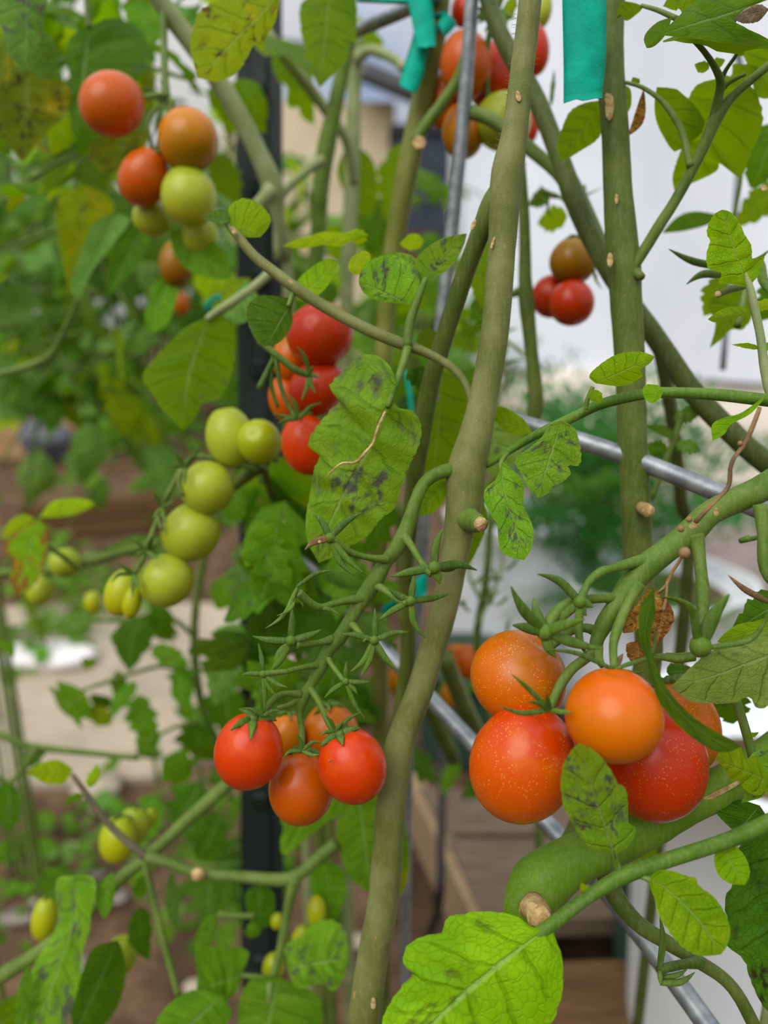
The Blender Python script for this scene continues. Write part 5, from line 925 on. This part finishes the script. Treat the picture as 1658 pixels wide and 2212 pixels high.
tleaf(VL, 'back', (-20, 2180), (40, 2260), [(-30, 2210)], [(40, 2150), (70, 2190)], .40, .40); tleaf(VL, 'mid', (60, 2080), (40, 2260), [(70, 2120), (60, 2180)], [(40, 2130), (30, 2200)], .37, .365)
tleaf(VL, 'mid', (522, 2106), (424, 2140), [(538, 2060), (510, 2046), (490, 2052), (450, 2040), (422, 2060), (426, 2100)], [(512, 2140), (482, 2165), (448, 2168), (432, 2156)], .40, .395, quilt=.1, fold=.15); stalk(VL, [(584, 2112, 12), (550, 2110, 12), (520, 2106, 10)], .40, .40); stalk(VL, [(550, 1978, 12), (510, 1978, 14), (470, 1975, 14)], .41, .41)
tleaf(VL, 'mid', (470, 1970), (424, 2070), [(440, 1985), (420, 2030)], [(470, 2000), (455, 2040)], .42, .41, fold=.2); wleaf(VL, 'mid', (548, 1992), (540, 2048), 36, .41, kind='ovate'); wleaf(VL, 'mid', (312, 1890), (302, 1960), 40, .42, kind='narrow'); wleaf(VL, 'dark', (300, 1960), (320, 2085), 60, .43, kind='narrow'); wleaf(VL, 'grey', (370, 1880), (370, 2020), 30, .43, kind='narrow', roll=.8)
tleaf(VL, 'spot', (620, 2090), (752, 2070), [(612, 2050), (640, 2030), (690, 1990), (740, 2010)], [(640, 2140), (690, 2130), (716, 2145), (738, 2120)], .39, .385, quilt=.16, n=30); tleaf(VL, 'mid', (600, 2110), (560, 2290), [(540, 2120), (512, 2180), (520, 2250)], [(640, 2130), (690, 2160), (690, 2240), (630, 2290)], .395, .39, n=30); tleaf(VL, 'mid', (480, 2150), (360, 2260), [(420, 2140), (365, 2170), (335, 2220)], [(500, 2190), (470, 2240), (420, 2270)], .39, .38)
tleaf(VL, 'mid', (760, 1680), (612, 1790), [(700, 1700), (640, 1730), (605, 1765)], [(740, 1750), (690, 1790), (640, 1830), (610, 1850), (604, 1815)], .40, .405, n=30); tleaf(VL, 'mid', (770, 1700), (800, 1930), [(730, 1770), (728, 1830), (750, 1890), (770, 1910)], [(850, 1720), (876, 1790), (880, 1870), (850, 1905), (820, 1890)], .40, .40, n=34, label='hanging green leaf under the red tomato at the main stem'); tleaf(VL, 'yellow', (860, 1830), (862, 1940), [(850, 1860), (852, 1900)], [(882, 1850), (880, 1900)], .41, .41)
tleaf(VL, 'mid', (700, 1860), (720, 2000), [(670, 1890), (680, 1950)], [(740, 1880), (745, 1940)], .43, .43); tleaf(VL, 'dark', (560, 1910), (560, 2010), [(530, 1930), (535, 1980)], [(590, 1930), (590, 1990)], .44, .44)
# left edge twig and hanging leaves over the path
VM = vine(-40, 1900, .6, 'bare grey-green shoot crossing the pale path from the left edge')
part('main_stem', [stem([(-120, 1560, 18), (-20, 1580, 16), (50, 1608, 15), (90, 1616, 15), (180, 1625, 13), (300, 1638, 11)], .52, .54, sides=8), stem([(80, 1614, 14), (50, 1660, 12), (20, 1690, 12), (-60, 1740, 14)], .52, .52, sides=8, ground=True)], STG, VM)
tleaf(VM, 'dark', (20, 1690), (20, 1800), [(-20, 1710), (-10, 1770)], [(42, 1720), (40, 1770)], .50, .5); wleaf(VM, 'grey', (100, 1612), (20, 1680), 40, .53); wleaf(VM, 'mid', (-20, 1840), (20, 1850), 60, .55)
VN = vine(100, 2000, .62, 'vine with a scorched leaf and small green fruit at the left edge')
part('main_stem', [stem([(-80, 1250, 22), (20, 1238, 22), (120, 1232, 22), (220, 1205, 22), (310, 1180, 20), (400, 1150, 16)], .50, .56, sides=9), stem([(170, 1230, 10), (140, 1205, 11), (105, 1182, 10)], .50, .48, sides=7), stem([(-40, 1240, 20), (-90, 1330, 18), (-140, 1600, 18), (-180, 1900, 20)], .50, .6, sides=8, ground=True)], STG, VN)
tleaf(VN, 'scorch', (84, 1120), (34, 1288), [(50, 1140), (16, 1165), (8, 1190), (26, 1210), (22, 1250)], [(100, 1135), (104, 1170), (98, 1210), (84, 1250), (60, 1278)], .47, .465, fold=.15, n=36, label='leaf with brown scorched margins at the left edge'); tleaf(VN, 'lime', (84, 1118), (206, 1090), [(110, 1085), (150, 1076), (190, 1080)], [(120, 1118), (165, 1110)], .475, .47); tleaf(VN, 'lime', (76, 1122), (2, 1165), [(50, 1110), (16, 1130)], [(50, 1140), (20, 1160)], .475, .47); tleaf(VN, 'mid', (0, 1380), (30, 1420), [(-20, 1390)], [(30, 1390)], .55, .55)
stem_h = [('grey', (525, 1350), (430, 1530), 130, .52, 'ovate', .4), ('grey', (200, 1340), (105, 1372), 66, .6, 'ovate', 0), ('mid', (180, 1490), (100, 1560), 120, .6, 'lobed', 0), ('dark', (310, 1330), (270, 1450), 100, .6, 'narrow', .3), ('dark', (360, 1310), (310, 1420), 90, .6, 'ovate', .3), ('mid', (300, 1500), (300, 1610), 70, .62, 'ovate', .4), ('dark', (260, 1450), (225, 1540), 50, .62, 'narrow', .6), ('dark', (210, 1500), (205, 1575), 60, .62, 'curl', .4), ('mid', (330, 1395), (390, 1430), 50, .6, 'ovate', 0), ('mid', (380, 1430), (390, 1560), 56, .6, 'narrow', .6), ('mid', (340, 1575), (290, 1640), 60, .6, 'ovate', 0), ('grey', (420, 1440), (360, 1500), 60, .62, 'curl', .4), ('dark', (500, 1470), (450, 1650), 130, .6, 'ovate', .5), ('dark', (430, 1560), (410, 1690), 110, .62, 'ovate', .4), ('mid', (350, 1640), (440, 1700), 90, .6, 'lobed', 0), ('mid', (500, 1250), (450, 1320), 70, .58, 'ovate', .3), ('mid', (290, 1470), (220, 1550), 40, .6, 'narrow', .5), ('back', (210, 1430), (140, 1440), 30, .66, 'ovate', 0), ('yellow', (230, 1530), (200, 1570), 60, .61, 'round', 0), ('dark', (430, 1690), (370, 1800), 100, .6, 'lobed', 0), ('dark', (480, 1760), (420, 1860), 90, .6, 'ovate', 0)]
VO = vine(420, 1700, .64, 'leafy vine hanging over the pale path left of the stake')
part('main_stem', [stem([(470, 1040, 18), (440, 1200, 18), (420, 1350, 18), (430, 1500, 18), (470, 1600, 16), (555, 1720, 16)], .6, .66, sides=8, ground=True), stem([(425, 1380, 12), (360, 1330, 10), (280, 1340, 10), (200, 1340, 8)], .62, .6, sides=7), stem([(428, 1470, 12), (360, 1440, 9), (300, 1450, 9), (240, 1470, 9), (180, 1490, 7)], .62, .6, sides=7), stem([(430, 1560, 10), (380, 1570, 8), (320, 1600, 8)], .62, .6, sides=7)], STG, VO)
for m_, b_, t_, w_, d_, k_, r_ in stem_h: wleaf(VO, m_, b_, t_, w_, d_, d_+random.uniform(-.03, .02), k_, r_)
# behind and below the central truss: leaves
rg = random.Random(11)
def fill(v, n, x0, x1, y0, y1, d0, d1, mats, s0, s1, seed, kinds=('ovate', 'lobed', 'narrow', 'curl', 'ovate')):
    r = random.Random(seed)
    for i in range(n):
        x, y, d = r.uniform(x0, x1), r.uniform(y0, y1), r.uniform(d0, d1); a = r.uniform(.2, 2.94); l = r.uniform(s0, s1)*.5/d
        wleaf(v, r.choice(mats), (x, y), (x+l*math.cos(a), y+l*math.sin(a)), l*r.uniform(.5, .85), d, d+r.uniform(-.03, .03), r.choice(kinds), r.uniform(-1.0, 1.0))
def stems_for(v, lst, d0, d1, mat=None):
    for i, p in enumerate(lst): part('main_stem' if i == 0 else 'side_stem', [stem(p, d0, d1, sides=8, ground=(i == 0))], mat or STG, v)
VP = vine(660, 1700, .56, 'dense leafy vine behind the central truss, between stake and main stem')
stems_for(VP, [[(640, 1000, 22), (620, 1200, 22), (640, 1400, 22), (680, 1600, 22)], [(640, 1230, 14), (720, 1280, 12), (780, 1400, 12)], [(640, 1400, 12), (560, 1460, 10), (540, 1540, 10)], [(870, 1090, 34), (872, 1200, 34), (880, 1330, 34), (905, 1470, 34), (980, 1640, 34)], [(960, 1420, 38), (1000, 1520, 38), (1060, 1640, 38), (1120, 1720, 36)]], .44, .56, ST2)
fill(VP, 60, 520, 780, 1080, 1560, .36, .56, ['mid', 'dark', 'dull', 'mid', 'dark', 'grey'], 100, 180, 21)
fill(VP, 16, 540, 700, 1000, 1200, .40, .5, ['mid', 'back', 'dark'], 110, 190, 22); fill(VP, 10, 700, 880, 1440, 1640, .55, .7, ['dark', 'dark', 'mid'], 90, 150, 23)
for a in [('mid', (600, 1120), (560, 1290), 120, .35), ('mid', (650, 1240), (560, 1330), 90, .36), ('dark', (690, 1130), (740, 1230), 90, .38), ('back', (620, 1000), (660, 1160), 150, .42), ('mid', (630, 1440), (560, 1560), 120, .38), ('dark', (730, 1420), (690, 1540), 90, .36), ('dark', (840, 1080), (790, 1220), 80, .40)]: wleaf(VP, a[0], a[1], a[2], a[3], a[4], a[4]+.01, 'lobed', random.uniform(-.3, .3))
VQ = vine(1000, 1700, .62, 'shadowy vine with thin shoots behind the main stem, above the wooden pallet')
stems_for(VQ, [[(1060, 1100, 16), (1050, 1250, 16), (1030, 1400, 18), (1070, 1580, 18), (1165, 1730, 20)], [(1040, 1300, 9), (1010, 1230, 8), (1030, 1170, 8)], [(1030, 1350, 8), (1080, 1240, 8), (1085, 1180, 7)], [(1150, 780, 8), (1070, 720, 10), (1000, 690, 10)], [(1040, 760, 10), (1060, 850, 9), (1040, 900, 9)]], .50, .60, STG)
for i in range(26):
    x, y = random.uniform(960, 1100), random.choice((random.uniform(690, 860), random.uniform(1180, 1420))); a = random.uniform(0, 6.28); l = random.uniform(30, 70); sepal(VQ, (x, y), (x+l*math.cos(a), y+l*math.sin(a)), 9, .5, .5, random.uniform(-.2, .2), name='thin_shoot')
fill(VQ, 22, 960, 1160, 1440, 1700, .62, .85, ['dark', 'dark', 'mid', 'dark'], 80, 140, 24); fill(VQ, 14, 960, 1080, 640, 860, .5, .7, ['dark', 'mid', 'back'], 60, 110, 25, ('narrow', 'ovate'))
# foliage rows further left and back
def row(label, px, d, n, x0, x1, y0, y1, mats, L, seed, leafn=5, stemx=None):
    r = random.Random(seed); v = vine(px, 1500, d, label)
    ex = -140 if px < 330 else 560
    for i, sx in enumerate((px, px-90)):
        ym = y0+(y1-y0)*(.45+.3*i); q = [(sx-20, y0-40, 12*.6/d), (sx, (y0+ym)/2, 12*.6/d), ((sx*2+ex)/3, ym, 13*.6/d), (ex, ym+160, 14*.6/d)]
        part('main_stem' if i == 0 else 'side_stem', [stem(q, d, d+.05, sides=7, ground=True)], STG, v)
    for i in range(n):
        b = P(r.uniform(x0, x1), r.uniform(y0, y1), d+r.uniform(-.12, .16)*d/.7); dv = Vector((r.uniform(-1, 1), r.uniform(-1, .3), r.uniform(-.5, .6)))
        compound(v, b, dv, L*r.uniform(.7, 1.25), mats, r, leafn)
    return v
row('vine with yellowing leaves at the top left corner', 120, .62, 17, -60, 420, -60, 330, ['yellow', 'dark', 'back', 'mid', 'dull', 'back'], .13, 31)
row('second leafy vine row at the left, beside the highest upper left tomato', 260, 1.0, 26, -60, 520, 100, 640, ['mid', 'grey', 'dark', 'dull', 'grey', 'lime'], .20, 32)
row('green vine at the left behind the big backlit leaf', 300, 1.05, 24, 20, 520, 480, 780, ['mid', 'dark', 'grey', 'dull', 'dark', 'grey'], .19, 33)
row('leafy vine at the far left edge above the timber bed', 30, 1.5, 24, -80, 300, 340, 640, ['dark', 'mid', 'grey', 'back'], .27, 34)
row('vine with lime-green new leaves in front of the timber bed', 110, 1.3, 8, 40, 240, 730, 830, ['lime', 'lime', 'mid'], .18, 35)
row('low leafy vine behind the green tomato chain', 380, 1.7, 9, 240, 520, 800, 1080, ['mid', 'dark', 'grey', 'dull'], .24, 36)
row('small green vine beside the foot of the stake', 440, .85, 14, 330, 560, 1640, 1900, ['dark', 'mid', 'dark'], .12, 37)
row('vine far behind the slender stems in front of the cream house', 700, 1.3, 12, 600, 960, 380, 620, ['dark', 'mid', 'grey'], .17, 38)
# shrubs and herbs of the garden behind
def shrub(px, py, d, h, rx, n, label, mats, seed, L=.22, cat='shrub', name='garden_shrub'):
    c = P(px, py, d); c = Vector((c.x, c.y, 0)); v = empty(name, c, label, cat); r = random.Random(seed)
    for k in range(4):
        a = k*1.6; obj('stem', *tube([c-Vector((0, 0, .03)), c+Vector((math.cos(a)*rx*.4, math.sin(a)*rx*.3, h*.5)), c+Vector((math.cos(a)*rx*.7, math.sin(a)*rx*.5, h*.95))], [.012*h, .009*h, .004*h], 6), STG, v)
    for i in range(n):
        a, z, q = r.uniform(0, 6.28), r.uniform(.12, 1)*h, r.uniform(.3, 1)**.6; b = c+Vector((math.cos(a)*rx*q, math.sin(a)*rx*q*.7, z)); dv = Vector((math.cos(a), math.sin(a), r.uniform(-.5, .7))).normalized()
        l = L*r.uniform(.6, 1.2); inst('leaf', LIB[r.choice(('ovate', 'lobed', 'curl'))][r.randrange(2)], lmat(b, b+dv*l, Vector((r.uniform(-.7, .7), r.uniform(-.9, .3), 1)), l), v, LF[r.choice(mats)])
    return v
shrub(20, 700, 5.6, 1.75, .75, 170, 'light green shrub at the far left behind the timber bed', ['mid', 'dull', 'grey'], 41, .34)
shrub(330, 700, 5.9, 1.75, .7, 170, 'tall bushy garden plant behind the left vines, right of the light shrub', ['mid', 'dark', 'grey'], 42, .34)
shrub(-260, 560, 5.6, 1.9, .9, 150, 'big yellow-green shrub at the far left edge in the distance', ['lime', 'mid', 'grey'], 43, .32)
shrub(520, 560, 7.0, 2.3, .5, 150, 'tall dark shrub in the distance just left of the stake', ['dark', 'mid', 'dark'], 44, .32)
shrub(735, 600, 5.0, .85, .5, 110, 'low dark shrub in front of the cream house', ['dark', 'mid'], 45, .26)
shrub(925, 560, 4.6, 1.0, .3, 90, 'dark shrub beside the navy block behind the main stem', ['dark', 'mid', 'grey'], 46, .26)
for i, (x, y, h, rx, n, lb) in enumerate([(60, 1420, .16, .16, 60, 'low weed clump at the upper left edge of the path'), (200, 1330, .2, .2, 70, 'leafy weed clump in the brown bed behind the path'), (60, 1240, .22, .22, 60, 'weed clump at the left edge in front of the low timber bed'), (180, 1860, .09, .12, 50, 'small weed patch on the soil below the bare shoot'), (380, 1120, .25, .25, 60, 'herb clump growing out of the low brown bed'), (130, 960, .3, .3, 60, 'herb clump growing beside the dark grey stone'), (60, 1990, .06, .09, 30, 'tiny weed on bare soil at the lower left'), (470, 1960, .1, .1, 36, 'weed clump on the soil at the foot of the stake'), (320, 980, .3, .35, 70, 'leafy herb clump behind the low brown bed')]):
    g = G(x, y); c_ = Vector((g.x, g.y, 0)); v = empty('weed_clump', c_, lb, 'weed', 'weeds on the garden soil'); r = random.Random(60+i)
    for k in range(n):
        a = r.uniform(0, 6.28); q = r.uniform(0, 1)**.6*rx; b = c_+Vector((math.cos(a)*q, math.sin(a)*q, r.uniform(.05, 1)*h*(1-.5*q/rx))); l = r.uniform(.5, 1.1)*max(h, rx)*.42
        inst('leaf', LIB[r.choice(('ovate', 'round', 'lobed'))][r.randrange(2)], lmat(b, b+Vector((math.cos(a), math.sin(a), r.uniform(-.3, .8))).normalized()*l, Vector((r.uniform(-.6, .6), r.uniform(-.8, .2), 1)), l), v, LF[r.choice(('mid', 'dark', 'grey', 'mid'))])
    obj('stem', *tube([c_-Vector((0, 0, .02)), c_+Vector((0, 0, h*.4)), c_+Vector((.01, 0, h*.8))], [.004, .003, .002], 6), STG, v)
for i in range(14):
    g = G(*[(random.uniform(-30, 900), random.uniform(1760, 2200)), (random.uniform(0, 300), random.uniform(1700, 2100))][i % 2]); r_ = random.uniform(.008, .02)
    stone(g+Vector((0, 0, r_*.3)), r_, (1.2, 1, .6), [CHIP, CONC, CHIP][i % 3], 'soil_lump', 'small lump lying on the bare brown soil', 'soil lump', i, 'lumps on the bare soil')
